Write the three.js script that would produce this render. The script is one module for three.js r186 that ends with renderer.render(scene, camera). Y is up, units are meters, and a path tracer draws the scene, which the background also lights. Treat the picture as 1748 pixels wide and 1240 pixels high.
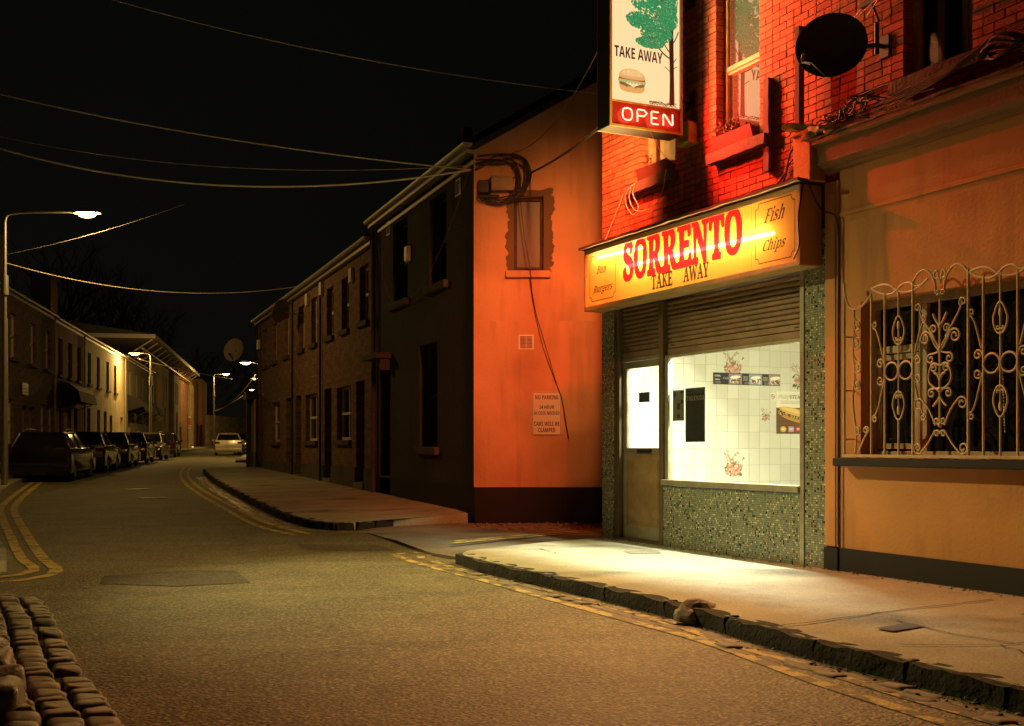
import * as THREE from 'three';
import { mergeGeometries, toCreasedNormals } from 'three/addons/utils/BufferGeometryUtils.js';
import { RoundedBoxGeometry } from 'three/addons/geometries/RoundedBoxGeometry.js';
import { RectAreaLightUniformsLib } from 'three/addons/lights/RectAreaLightUniformsLib.js';

// ---------------------------------------------------------------- camera, sky, light, exposure
const scene = new THREE.Scene();
const EYE = 1.3, FOCAL = 1940, HORIZON = 763;
const camera = new THREE.PerspectiveCamera(2 * Math.atan(HORIZON / FOCAL) * 180 / Math.PI, 1748 / (2 * HORIZON), 0.1, 900);
camera.position.set(0, EYE, 0);
camera.setViewOffset(1748, 2 * HORIZON, 0, 0, 1748, 1240);      // a shifted lens: the verticals stay upright
camera.updateProjectionMatrix();
const renderer = new THREE.WebGLRenderer();
renderer.toneMapping = THREE.LinearToneMapping;
renderer.toneMappingExposure = 1.0;
renderer.shadowMap.enabled = true;
RectAreaLightUniformsLib.init();
{ // a night sky: almost black, a little town glow low down, faint cloud
  const W = 256, H = 128, d = new Float32Array(W * H * 4);
  for (let y = 0; y < H; y++) for (let x = 0; x < W; x++) {
    const up = (y + 0.5) / H - 0.5, low = Math.exp(-Math.abs(up) * 9), a = x / W * Math.PI * 2;
    const cl = 0.85 + 0.15 * Math.sin(3 * a + 7 * up) * Math.sin(5 * a - 13 * up), o = (y * W + x) * 4;
    d[o] = (0.0013 + 0.0030 * low) * cl; d[o + 1] = (0.0014 + 0.0026 * low) * cl; d[o + 2] = (0.0015 + 0.0013 * low) * cl; d[o + 3] = 1;
  }
  const t = new THREE.DataTexture(d, W, H, THREE.RGBAFormat, THREE.FloatType);
  t.mapping = THREE.EquirectangularReflectionMapping; t.magFilter = THREE.LinearFilter; t.needsUpdate = true;
  scene.background = t; scene.environment = t;
}
const moon = new THREE.DirectionalLight(new THREE.Color(0.8, 0.85, 1), 0.004);
moon.position.set(-40, 80, 30); moon.castShadow = true; moon.shadow.radius = 4;
Object.assign(moon.shadow.camera, { left: -60, right: 60, top: 60, bottom: -60, far: 300 });
scene.add(moon);
// strengths of the shop's own lights
const GLOW = { poster: 30, back: 118, neon: 62, fascia: 50, room: 800, roomBack: 66, sodium: 80, hood: 400 };

// ---------------------------------------------------------------- helpers
let seed = 20240611;
const rnd = () => { seed = (seed + 0x6d2b79f5) | 0; let t = Math.imul(seed ^ (seed >>> 15), 1 | seed); t = (t + Math.imul(t ^ (t >>> 7), 61 | t)) ^ t; return ((t ^ (t >>> 14)) >>> 0) / 4294967296; };
const rr = (a, b) => a + (b - a) * rnd();
const V = (x, y, z) => new THREE.Vector3(x, y, z);
const names = new Map();
function numbered(n) { const k = names.get(n) ?? 0; names.set(n, k + 1); return k ? n + '_' + String(k).padStart(3, '0') : n; }
function hash(x, y) { let h = Math.imul(x | 0, 374761393) + Math.imul(y | 0, 668265263); h = Math.imul(h ^ (h >>> 13), 1274126177); return ((h ^ (h >>> 16)) >>> 0) / 4294967296; }
function vnoise(x, y, p) { // value noise that wraps every p cells
  const ix = Math.floor(x), iy = Math.floor(y), fx = x - ix, fy = y - iy, s = fx * fx * (3 - 2 * fx), t = fy * fy * (3 - 2 * fy), m = (v) => ((v % p) + p) % p;
  const a = hash(m(ix), m(iy)), b = hash(m(ix + 1), m(iy)), c = hash(m(ix), m(iy + 1)), e = hash(m(ix + 1), m(iy + 1));
  return a + (b - a) * s + (c - a) * t + (a - b - c + e) * s * t;
}
function fbm(x, y, p, o = 4) { let v = 0, a = 0.5, f = 1, n = 0; for (let i = 0; i < o; i++) { v += a * vnoise(x * f + i * 17, y * f + i * 31, p * f); n += a; a *= 0.5; f *= 2; } return v / n; }
function dataTex(n, fn, srgb = true) { // fn(x in 0..1, y in 0..1) -> [r, g, b] linear 0..1
  const d = new Uint8Array(n * n * 4), enc = (v) => { v = Math.min(1, Math.max(0, v)); return 255 * (srgb ? (v <= 0.0031308 ? 12.92 * v : 1.055 * Math.pow(v, 1 / 2.4) - 0.055) : v); };
  for (let y = 0; y < n; y++) for (let x = 0; x < n; x++) { const c = fn(x / n, y / n), o = (y * n + x) * 4; d[o] = enc(c[0]); d[o + 1] = enc(c[1]); d[o + 2] = enc(c[2]); d[o + 3] = 255; }
  const t = new THREE.DataTexture(d, n, n, THREE.RGBAFormat); t.magFilter = THREE.LinearFilter; t.minFilter = THREE.LinearMipmapLinearFilter; t.wrapS = t.wrapT = THREE.RepeatWrapping;
  if (srgb) t.colorSpace = THREE.SRGBColorSpace; t.needsUpdate = true; return t;
}
const sized = (t, m, my = m) => { t.repeat.set(1 / m, 1 / my); return t; };
function canvasTex(w, h, draw) { const c = document.createElement('canvas'); c.width = w; c.height = h; const g = c.getContext('2d'); draw(g, w, h); const t = new THREE.CanvasTexture(c); t.colorSpace = THREE.SRGBColorSpace; t.magFilter = THREE.LinearFilter; return t; }
const lin = (r, g, b) => new THREE.Color().setRGB(r, g, b);
function std(r, g, b, rough = 0.8, extra = {}) { return new THREE.MeshStandardMaterial({ color: lin(r, g, b), roughness: rough, ...extra }); }
// uv in metres, by the way each face points
function mu(g0) {
  const g = g0.index ? g0.toNonIndexed() : g0, p = g.attributes.position, uv = new Float32Array(p.count * 2), a = V(), b = V(), c = V();
  for (let i = 0; i < p.count; i += 3) {
    a.fromBufferAttribute(p, i); b.fromBufferAttribute(p, i + 1); c.fromBufferAttribute(p, i + 2);
    const n = b.clone().sub(a).cross(c.clone().sub(a)), x = Math.abs(n.x), y = Math.abs(n.y), z = Math.abs(n.z);
    [a, b, c].forEach((q, k) => { const [s, t] = y >= x && y >= z ? [q.x, q.z] : x > z ? [q.z, q.y] : [q.x, q.y]; uv[(i + k) * 2] = s; uv[(i + k) * 2 + 1] = t; });
  }
  g.setAttribute('uv', new THREE.BufferAttribute(uv, 2)); return g;
}
function clean(g) { const h = g.index ? g.toNonIndexed() : g; for (const k of Object.keys(h.attributes)) if (!['position', 'normal', 'uv'].includes(k)) h.deleteAttribute(k); if (!h.attributes.normal) h.computeVertexNormals(); if (!h.attributes.uv) h.setAttribute('uv', new THREE.BufferAttribute(new Float32Array(h.attributes.position.count * 2), 2)); return h; }
const merge = (list) => (list.length === 1 ? list[0] : mergeGeometries(list.map(clean)));
function box(u0, u1, v0, v1, w0, w1, r = 0) {
  const a = Math.abs(u1 - u0), b = Math.abs(v1 - v0), c = Math.abs(w1 - w0);
  const g = r ? new RoundedBoxGeometry(a, b, c, 1, Math.min(r, a / 2.1, b / 2.1, c / 2.1)) : new THREE.BoxGeometry(a, b, c);
  return g.translate((u0 + u1) / 2, (v0 + v1) / 2, (w0 + w1) / 2);
}
function rod(a, b, r, r2 = r, n = 8) { // a round bar from a to b
  const d = b.clone().sub(a), g = new THREE.CylinderGeometry(r2, r, d.length(), n);
  g.translate(0, d.length() / 2, 0).applyQuaternion(new THREE.Quaternion().setFromUnitVectors(V(0, 1, 0), d.normalize()));
  return g.translate(a.x, a.y, a.z);
}
function tube(pts, r, n = 6, seg, closed = false) { return new THREE.TubeGeometry(new THREE.CatmullRomCurve3(pts, closed, 'centripetal'), seg ?? Math.max(8, pts.length * 6), r, n, closed); }
function sheet(pts, depth, z0 = 0, holes = []) { // an outline in x, y pushed out along z
  const s = new THREE.Shape(pts.map(([x, y]) => new THREE.Vector2(x, y)));
  for (const h of holes) s.holes.push(new THREE.Path(h.map(([x, y]) => new THREE.Vector2(x, y))));
  return new THREE.ExtrudeGeometry(s, { depth, bevelEnabled: false, curveSegments: 6 }).translate(0, 0, z0);
}
const rect = (x0, x1, y0, y1) => [[x0, y0], [x1, y0], [x1, y1], [x0, y1]];
function plate(a, b, c, d) { // a flat panel with uv 0..1: a lower left, b lower right, c upper right, d upper left
  const g = new THREE.BufferGeometry();
  g.setAttribute('position', new THREE.BufferAttribute(new Float32Array([...a, ...b, ...c, ...a, ...c, ...d]), 3));
  g.setAttribute('uv', new THREE.BufferAttribute(new Float32Array([0, 0, 1, 0, 1, 1, 0, 0, 1, 1, 0, 1]), 2));
  g.computeVertexNormals(); return g;
}
const frameOf = (x, y, z, turn) => new THREE.Matrix4().makeRotationY(turn).setPosition(x, y, z);
const WORLD = new THREE.Matrix4();
// the shop's street front: x runs along it towards the camera's right, z stands out into the street
const SH = frameOf(1.18, 0.12, -14.865, -Math.atan2(0.901378, 0.433033));
// the dark house and brick terrace further down: x = minus the distance from the corner
const RW = frameOf(-0.575, 0, -18, -Math.atan2(0.93571, 0.35276));
// the left terrace: x = distance down the street
const LF = frameOf(-17.2, 0, -40, Math.atan2(0.98, -0.2));
const GB = frameOf(0, 0, -18, 0);
const toWorld = (fr, x, y, z) => V(x, y, z).applyMatrix4(fr);
function thing(name, label, category, fr = WORLD, base = [0, 0, 0], group, kind) {
  const o = new THREE.Group(); o.name = numbered(name); o.userData = kind ? { label, kind } : { label, category };
  if (group) o.userData.group = group;
  o.applyMatrix4(fr.clone().multiply(new THREE.Matrix4().makeTranslation(...base))); o.base = base; scene.add(o); return o;
}
const lit = (m) => { m.castShadow = m.receiveShadow = true; return m; };
function part(owner, name, geos, mat, metres = true) { // owner: a thing's Group, or a part (then this is a sub-part)
  let g = merge([].concat(geos)); const top = owner.base ? owner : owner.parent;
  g = g.clone().translate(...top.base.map((v) => -v)); if (metres) g = mu(g);
  const m = lit(new THREE.Mesh(g, mat)); m.name = name; owner.add(m); return m;
}
function solo(name, label, category, geos, mat, fr = WORLD, base = [0, 0, 0], group, metres = true) { // a thing that is one mesh
  let g = merge([].concat(geos)).clone().translate(...base.map((v) => -v)); if (metres) g = mu(g);
  const m = lit(new THREE.Mesh(g, mat)); m.name = numbered(name); m.userData = { label, category }; if (group) m.userData.group = group;
  m.applyMatrix4(fr.clone().multiply(new THREE.Matrix4().makeTranslation(...base))); scene.add(m); return m;
}
function structure(name, label, geos, mat, fr = WORLD, metres = true) { let g = merge([].concat(geos)); if (metres) g = mu(g); const m = lit(new THREE.Mesh(g, mat)); m.name = numbered(name); m.userData = { label, kind: 'structure' }; m.applyMatrix4(fr); m.base = [0, 0, 0]; scene.add(m); return m; }
function beam(owner, color, candela, at, towards, wide = 1.42, soft = 0.6, size = 0) { // a wide spot just in front of a glowing panel
  const l = new THREE.SpotLight(color, candela, 0, wide, soft, 2), b = owner.base; l.castShadow = true; l.shadow.radius = size;
  l.position.set(at[0] - b[0], at[1] - b[1], at[2] - b[2]); l.target.position.set(towards[0] - b[0], towards[1] - b[1], towards[2] - b[2]); owner.add(l, l.target); return l;
}
function area(owner, color, power, w, h, at, towards) { // an area light just in front of a glowing face
  const l = new THREE.RectAreaLight(color, power, w, h); const b = owner.base ?? [0, 0, 0];
  owner.add(l); l.position.set(at[0] - b[0], at[1] - b[1], at[2] - b[2]);
  owner.updateMatrixWorld(true); const t = V(towards[0] - b[0], towards[1] - b[1], towards[2] - b[2]); owner.localToWorld(t); l.lookAt(t); return l;
}

// ---------------------------------------------------------------- materials
const T = {};
T.grain = dataTex(1024, (x, y) => { const a = fbm(x * 8, y * 8, 8, 5), s = vnoise(x * 210 + 9, y * 210, 210), c = vnoise(x * 170, y * 170, 170), f = hash(Math.floor(x * 256), Math.floor(y * 256)), e = hash(Math.floor(x * 200 + 0.3) + 7, Math.floor(y * 200) + 3); const q = hash(Math.floor(x * 150 + 0.8 * c) + 31, Math.floor(y * 150 + 0.8 * s) + 11); const v = 0.03 + 0.20 * c + 0.22 * f * f + 0.18 * e + 0.62 * q * q * q + 0.28 * (a - 0.5); return [v, v * 0.97, v * 0.92]; });
T.grainBump = dataTex(1024, (x, y) => { const v = 0.75 * vnoise(x * 170, y * 170, 170) + 0.25 * vnoise(x * 400, y * 400, 400); return [v, v, v]; }, false);
T.concrete = dataTex(1024, (x, y) => { const a = fbm(x * 6, y * 6, 6, 5), f = vnoise(x * 380, y * 380, 380), st = Math.max(0, fbm(x * 3 + 5, y * 3, 3, 5) - 0.55) * 1.6; const v = 0.72 + 0.34 * (a - 0.5) + 0.34 * (f - 0.5) - st; return [v, v * 0.985, v * 0.94]; });
T.stucco = dataTex(1024, (x, y) => { const a = fbm(x * 5, y * 5, 5, 6), st = Math.max(0, fbm(x * 24 + 3, y * 3, 24, 4) - 0.52), blot = Math.max(0, fbm(x * 4 + 9, y * 4, 4, 5) - 0.56); const v = 0.88 + 0.28 * (a - 0.5) - 0.55 * st - 0.5 * blot; return [v, v * 0.98, v * 0.95]; });
T.stuccoBump = dataTex(512, (x, y) => { const v = fbm(x * 40, y * 40, 40, 4); return [v, v, v]; }, false);
T.rust = dataTex(512, (x, y) => { const a = fbm(x * 6, y * 6, 6, 5), f = vnoise(x * 200, y * 200, 200), v = 0.7 + 0.5 * (a - 0.5) + 0.3 * (f - 0.5); return [v, v * 0.96, v * 0.9]; });
T.brickFace = dataTex(512, (x, y) => { const a = fbm(x * 10, y * 10, 10, 4), f = vnoise(x * 160, y * 160, 160), pit = hash(Math.floor(x * 170), Math.floor(y * 170)) > 0.97 ? 0.35 : 0; const v = 0.8 + 0.5 * (a - 0.5) + 0.3 * (f - 0.5) - pit; return [v, v, v]; });
{ // small bricks of the far terraces: too small in the picture to be told apart one by one
  const N = 512, rows = 16, per = 5;
  const at = (x, y) => { const r = Math.floor(y * rows), sh = r % 2 ? 0.5 : 0, q = x * per + sh, c = Math.floor(q), fx = (q - c) * 0.22, fy = (y * rows - r) * 0.075; return [r, ((c % per) + per) % per, Math.min(fx, 0.22 - fx), Math.min(fy, 0.075 - fy)]; };
  T.brick = dataTex(N, (x, y) => { const [r, c, ex, ey] = at(x, y), e = Math.min(ex, ey); if (e < 0.006) return [0.16, 0.14, 0.115]; const k = 0.65 + 0.6 * hash(c + 7, r + 3) + 0.3 * (fbm(x * 40, y * 40, 40, 2) - 0.5); return [0.21 * k, 0.105 * k, 0.065 * k]; });
  T.brickBump = dataTex(N, (x, y) => { const [, , ex, ey] = at(x, y), v = Math.min(1, Math.min(ex, ey) / 0.008); return [v, v, v]; }, false);
  for (const t of [T.brick, T.brickBump]) sized(t, 1.1, 1.2);
}
{ // 20 mm glass mosaic (about three pixels a tile)
  const n = 48, N = 1024, col = (c, r) => { const h = hash(c * 3 + 1, r * 5 + 2), k = 0.86 + 0.28 * hash(c + 50, r + 9); return h < 0.065 ? [0.014, 0.016, 0.014] : h < 0.16 ? [0.60 * k, 0.56 * k, 0.34 * k] : h < 0.25 ? [0.10 * k, 0.19 * k, 0.15 * k] : [0.25 * k, 0.27 * k, 0.18 * k]; };
  const e = (x, y) => { const p = x * n - Math.floor(x * n), q = y * n - Math.floor(y * n); return Math.min(p, 1 - p, q, 1 - q); };
  T.mosaic = dataTex(N, (x, y) => (e(x, y) < 0.09 ? [0.075, 0.075, 0.05] : col(Math.floor(x * n), Math.floor(y * n))));
  T.mosaicRough = dataTex(N, (x, y) => { const v = e(x, y) < 0.07 ? 0.9 : 0.16 + 0.2 * hash(Math.floor(x * n) + 3, Math.floor(y * n) + 77); return [v, v, v]; }, false);
  T.mosaicBump = dataTex(N, (x, y) => { const c = Math.floor(x * n), r = Math.floor(y * n), tx = hash(c, r) - 0.5, ty = hash(c + 9, r + 4) - 0.5, v = e(x, y) < 0.07 ? 0.2 : 0.7 + 0.3 * (tx * (x * n - c - 0.5) + ty * (y * n - r - 0.5)); return [v, v, v]; }, false);
  for (const t of [T.mosaic, T.mosaicRough, T.mosaicBump]) sized(t, 1.1);
}
T.paint = dataTex(512, (x, y) => { const a = fbm(x * 10, y * 10, 10, 5), f = vnoise(x * 130, y * 130, 130), w = a < 0.34 || f > 0.92; return w ? [0.16, 0.12, 0.055] : [0.56 * (0.6 + a * 0.7), 0.42 * (0.6 + a * 0.7), 0.09 * (0.6 + a)]; });
T.paintWorn = dataTex(512, (x, y) => { const a = fbm(x * 10 + 4, y * 10, 10, 5), f = vnoise(x * 130, y * 130, 130), w = a < 0.45 || f > 0.78; return w ? [0.15, 0.13, 0.075] : [0.46 * (0.6 + a * 0.7), 0.37 * (0.6 + a * 0.7), 0.10 * (0.6 + a)]; });
T.rubble = dataTex(512, (x, y) => { let best = 9, second = 9, id = 0; const P = 9, gx = x * P, gy = y * P * 1.6, PY = Math.round(P * 1.6); for (let j = -1; j < 2; j++) for (let i = -1; i < 2; i++) { const cx = Math.floor(gx) + i, cy = Math.floor(gy) + j, mx = ((cx % P) + P) % P, my = ((cy % PY) + PY) % PY, d = Math.hypot(cx + hash(mx, my) - gx, cy + hash(mx + 40, my) - gy); if (d < best) { second = best; best = d; id = mx * 31 + my; } else if (d < second) second = d; } const k = second - best < 0.09 ? 0.3 : 0.7 + 0.6 * hash(id, 5); return [0.26 * k, 0.21 * k, 0.14 * k]; });
sized(T.rubble, 3.6);
for (const [t, m] of [[T.grain, 2.6], [T.grainBump, 2.6], [T.concrete, 2.9], [T.stucco, 3.3], [T.stuccoBump, 0.9], [T.rust, 0.7], [T.brickFace, 0.6], [T.paint, 0.8], [T.paintWorn, 0.9]]) sized(t, m);
const bumpy = (s) => ({ map: T.stucco, bumpMap: T.stuccoBump, bumpScale: s });
const M = {
  asphalt: std(0.30, 0.29, 0.185, 0.72, { map: T.grain, bumpMap: T.grainBump, bumpScale: 0.007 }),
  patch: std(0.17, 0.158, 0.125, 0.8, { map: T.grain, bumpMap: T.grainBump, bumpScale: 0.004 }),
  pave: std(0.46, 0.465, 0.365, 0.88, { map: T.concrete, bumpMap: T.grainBump, bumpScale: 0.003 }),
  lane: std(0.27, 0.24, 0.19, 0.9, { map: T.concrete, bumpMap: T.grainBump, bumpScale: 0.005 }),
  crack: std(0.03, 0.028, 0.022, 0.95),
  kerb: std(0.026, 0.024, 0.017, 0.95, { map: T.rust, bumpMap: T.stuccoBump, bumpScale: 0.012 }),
  granite: std(0.30, 0.28, 0.23, 0.8, { map: T.rust }),
  yellow: std(1, 1, 1, 0.75, { map: T.paint, bumpMap: T.grainBump, bumpScale: 0.003 }),
  yellowWorn: std(1, 1, 1, 0.75, { map: T.paintWorn, bumpMap: T.grainBump, bumpScale: 0.004 }),
  white: std(0.6, 0.58, 0.5, 0.7, { map: T.concrete }),
  sett: [0.9, 1.15, 1.4].map((k) => std(0.20 * k, 0.175 * k, 0.125 * k, 0.33, { map: T.rust, bumpMap: T.stuccoBump, bumpScale: 0.004 })),
  moss: std(0.05, 0.05, 0.025, 0.95, { map: T.rust, bumpMap: T.stuccoBump, bumpScale: 0.02 }),
  brick: [[0.46, 0.135, 0.062], [0.42, 0.115, 0.055], [0.5, 0.16, 0.072], [0.36, 0.10, 0.05], [0.27, 0.075, 0.045], [0.44, 0.145, 0.075]].map((c) => std(...c, 0.88, { map: T.brickFace, bumpMap: T.stuccoBump, bumpScale: 0.004 })),
  mortar: std(0.085, 0.07, 0.055, 0.95, { map: T.rust }),
  terrace: std(1, 1, 1, 0.9, { map: T.brick, bumpMap: T.brickBump, bumpScale: 0.006 }),
  peach: std(0.66, 0.37, 0.20, 0.92, bumpy(0.004)),  // cream gable render with the orange light put into its colour
  render: std(0.64, 0.30, 0.105, 0.9, bumpy(0.003)),
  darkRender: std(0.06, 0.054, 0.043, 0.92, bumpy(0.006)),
  cream: std(0.55, 0.47, 0.32, 0.9, bumpy(0.005)),
  brownRender: std(0.34, 0.17, 0.1, 0.9, bumpy(0.005)),
  greyRender: std(0.2, 0.18, 0.14, 0.9, bumpy(0.005)),
  plinth: std(0.010, 0.0095, 0.009, 0.8, { map: T.stucco }),
  cement: std(0.17, 0.115, 0.075, 0.95, bumpy(0.008)),
  stone: std(0.3, 0.25, 0.19, 0.9, { map: T.concrete, bumpMap: T.stuccoBump, bumpScale: 0.006 }),
  stoneDark: std(0.13, 0.11, 0.085, 0.9, { map: T.concrete, bumpMap: T.stuccoBump, bumpScale: 0.006 }),
  slate: std(0.035, 0.035, 0.038, 0.6, { map: T.rust }),
  mosaic: std(1, 1, 1, 1, { map: T.mosaic, roughnessMap: T.mosaicRough, bumpMap: T.mosaicBump, bumpScale: 0.0015 }),
  alu: std(0.50, 0.48, 0.34, 0.38, { metalness: 0.35, map: T.rust }),
  aluDark: std(0.22, 0.17, 0.1, 0.5, { metalness: 0.3, map: T.rust }),
  shutter: std(0.36, 0.25, 0.15, 0.5, { metalness: 0.25, map: T.rust }),
  doorPanel: std(0.46, 0.31, 0.14, 0.5, { map: T.rust }),
  black: std(0.012, 0.012, 0.012, 0.5),
  rubber: std(0.015, 0.014, 0.013, 0.75),
  cable: std(0.02, 0.018, 0.016, 0.6),
  cablePale: std(0.12, 0.10, 0.07, 0.6),
  wire: std(0.8, 0.68, 0.48, 0.5),
  wood: std(0.10, 0.06, 0.035, 0.85, { map: T.rust }),
  sash: std(0.56, 0.44, 0.26, 0.55, { map: T.rust }),
  whitePaint: std(0.74, 0.68, 0.54, 0.5),
  ironPaint: std(0.80, 0.62, 0.38, 0.45, { map: T.rust }),
  steel: std(0.3, 0.29, 0.27, 0.45, { metalness: 0.6, map: T.rust }),
  galvanised: std(0.35, 0.33, 0.28, 0.5, { metalness: 0.4 }),
  dish: std(0.10, 0.085, 0.075, 0.6),
  dishPale: std(0.42, 0.36, 0.28, 0.6),
  yellowBox: std(0.62, 0.5, 0.1, 0.5, { map: T.rust }),
  tile: [[0.74, 0.70, 0.58], [0.70, 0.665, 0.55], [0.77, 0.73, 0.61]].map((c) => std(...c, 0.14)),
  grout: std(0.34, 0.31, 0.23, 0.9),
  ceiling: std(0.7, 0.68, 0.6, 0.9),
  floor: std(0.3, 0.26, 0.2, 0.5),
  curtain: new THREE.MeshPhysicalMaterial({ color: lin(0.3, 0.32, 0.25), roughness: 0.9 }),
  darkCurtain: std(0.3, 0.22, 0.15, 0.95),
  pane: new THREE.MeshPhysicalMaterial({ color: lin(0.97, 1, 0.97), transmission: 1, thickness: 0, roughness: 0.02, ior: 1.5 }),
  darkGlass: new THREE.MeshPhysicalMaterial({ color: lin(0.012, 0.011, 0.010), roughness: 0.06, ior: 1.6 }),
  mirrorGlass: new THREE.MeshPhysicalMaterial({ color: lin(0.46, 0.47, 0.43), roughness: 0.025, metalness: 0.92 }),
  leaf: std(0.10, 0.09, 0.03, 0.8),
  leafDry: std(0.22, 0.13, 0.05, 0.85),
  terracotta: std(0.08, 0.028, 0.02, 0.8),
  bark: std(0.03, 0.026, 0.02, 0.95),
};
const sodium = lin(1, 0.58, 0.15);
const bulbMat = new THREE.MeshStandardMaterial({ color: 0xffffff, emissive: lin(1, 0.62, 0.18), emissiveIntensity: 14 });

// ---------------------------------------------------------------- ground
const rise = (Z) => (Z < 15 ? 0 : Z < 40 ? 0.015 * (Z - 15) : 0.375 + 0.0105 * (Math.min(Z, 260) - 40));
function resample(pl, n) { const c = new THREE.CatmullRomCurve3(pl.map(([x, z]) => V(x, 0, z)), false, 'centripetal'); return c.getSpacedPoints(n).map((p) => [p.x, p.z]); }
function ribbon(A, B, n, m, yf, skirt = 0) { // a sheet between two lines given as [x, distance ahead]
  const a = resample(A, n), b = resample(B, n), pos = [], idx = [];
  for (let i = 0; i <= n; i++) for (let j = 0; j <= m; j++) { const t = j / m, x = a[i][0] + (b[i][0] - a[i][0]) * t, z = a[i][1] + (b[i][1] - a[i][1]) * t; pos.push(x, yf(x, z, t, i / n), -z); }
  for (let i = 0; i < n; i++) for (let j = 0; j < m; j++) { const p = i * (m + 1) + j, q = p + m + 1; idx.push(p, q, p + 1, p + 1, q, q + 1); }
  if (skirt) {
    const edge = (list) => { for (let k = 0; k + 1 < list.length; k++) { const [p, q] = [list[k], list[k + 1]], o = pos.length / 3; for (const e of [p, q]) pos.push(pos[e * 3], pos[e * 3 + 1] - skirt, pos[e * 3 + 2]); idx.push(p, q, o, q, o + 1, o); } };
    edge([...Array(n + 1).keys()].map((i) => i * (m + 1))); edge([...Array(n + 1).keys()].map((i) => i * (m + 1) + m)); edge([...Array(m + 1).keys()]); edge([...Array(m + 1).keys()].map((j) => n * (m + 1) + j));
  }
  const g = new THREE.BufferGeometry(); g.setAttribute('position', new THREE.BufferAttribute(new Float32Array(pos), 3)); g.setIndex(idx);
  const h = g.toNonIndexed(); h.computeVertexNormals(); // make the top look up
  const N = h.attributes.normal, P = h.attributes.position;
  for (let i = 0; i < P.count; i += 3) if (N.getY(i) < -0.3) { const t = [P.getX(i), P.getY(i), P.getZ(i)]; P.setXYZ(i, P.getX(i + 1), P.getY(i + 1), P.getZ(i + 1)); P.setXYZ(i + 1, ...t); }
  h.computeVertexNormals(); return h;
}
function offset(pl, d) { return pl.map(([x, z], i) => { const a = pl[Math.max(0, i - 1)], b = pl[Math.min(pl.length - 1, i + 1)], l = Math.hypot(b[0] - a[0], b[1] - a[1]); return [x + d * (b[1] - a[1]) / l, z - d * (b[0] - a[0]) / l]; }); }
const stripe = (pl, w, n, lift) => ribbon(offset(pl, -w / 2), offset(pl, w / 2), n, 1, (x, z) => rise(z) + lift);
const road = structure('road', 'worn grey asphalt street bending away into the dark', ribbon([[-160, -15], [-160, 15], [-160, 40], [-160, 100], [-160, 420]], [[90, -15], [90, 15], [90, 40], [90, 100], [90, 420]], 174, 2, (x, z) => rise(z)), M.asphalt);
// kerb lines
const kerbR = [[-0.50, 13.0], [-0.545, 12.5], [-0.30, 11.85], [-0.03, 11.28], [0.46, 10.33], [1.02, 9.2], [1.30, 8.56], [1.62, 7.7], [1.80, 7.15], [2.05, 6.65], [2.53, 5.58], [3.2, 4.1], [4.3, 1.7], [5.3, -0.5], [6.6, -3.4]];
const shopLine = [toWorld(SH, 0, 0, 0.0), toWorld(SH, 22, 0, 0.0)].map((p) => [p.x, -p.z]);
const backR = [[1.18, 14.865], ...[1, 2.2, 3.6, 5, 6.6, 9, 12, 16, 20].map((u) => [1.18 + 0.433 * u, 14.865 - 0.9014 * u])];
const paveR = structure('pavement', 'pale worn concrete footpath in front of the takeaway', ribbon(kerbR, backR, 90, 5, (x, z, t) => 0.12 + 0.004 * Math.sin(x * 3.1 + z * 2.3) - (t < 0.01 ? 0.006 : 0), 0.16), M.pave);
const kerbM = [[-1.9, 17.75], [-2.45, 17.2], [-2.85, 17.35], [-3.5, 18.5], [-4.62, 21.4], [-6.6, 27.0], [-8.4, 32.3], [-10.5, 39.0], [-11.1, 41.2], [-11.1, 42.6], [-10.2, 43.6]];
const faceM = [[-0.7, 18.0], [-1.0, 19.1], [-1.9, 21.5], [-4.3, 27.9], [-6.3, 33.2], [-8.0, 37.8], [-8.9, 40.2], [-8.9, 42.0], [-8.0, 43.0]];
structure('pavement', 'far footpath under the last street lamps on the right', ribbon([[-13.4, 55], [-17.9, 77], [-23, 102], [-40, 185]], [[-10.8, 55], [-15.3, 77], [-20.4, 102], [-37, 185]], 40, 1, (x, z) => rise(z) + 0.12, 0.2), M.pave);
const paveM = structure('pavement', 'dark footpath beside the brick terrace', ribbon(kerbM, faceM, 120, 3, (x, z, t) => rise(z) + 0.12 + 0.08 * t, 0.25), M.pave);
const kerbL = [[-8.5, 10.0], [-6.0, 10.7], [-5.25, 11.6], [-5.7, 12.8], [-7.15, 15.7], [-10.3, 22.5], [-13.0, 29.5], [-15.1, 36], [-17.4, 47], [-19.8, 60], [-24.6, 84], [-45, 190]];
const faceL = [[-14, 12.0], [-14.2, 14.0], [-14.2, 17], [-14.4, 20], [-15.0, 24.5], [-15.6, 30], [-16.3, 36], [-17.3, 41], [-18.7, 47.5], [-21.4, 60], [-26.3, 84], [-48, 190]];
const paveL = structure('pavement', 'narrow footpath under the left terrace', ribbon(kerbL, faceL, 140, 2, (x, z) => rise(z) + 0.12, 0.2), M.pave);
// the lane between gable and shop, a little higher than the street
const lane = structure('lane', 'rough concrete lane mouth between the orange gable and the takeaway', ribbon([[-2.35, 17.3], [-1.6, 15.4], [-0.55, 13.0], [0.1, 13.2], [1.05, 14.5]], [[-0.6, 18.1], [1.5, 18.1], [4, 18.1], [6.5, 18.1], [9, 18.1]], 40, 8, (x, z, t) => 0.035 + 0.05 * Math.min(1, t * 2.5) + 0.006 * Math.sin(x * 5) * Math.sin(z * 4), 0.1), M.lane);
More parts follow.
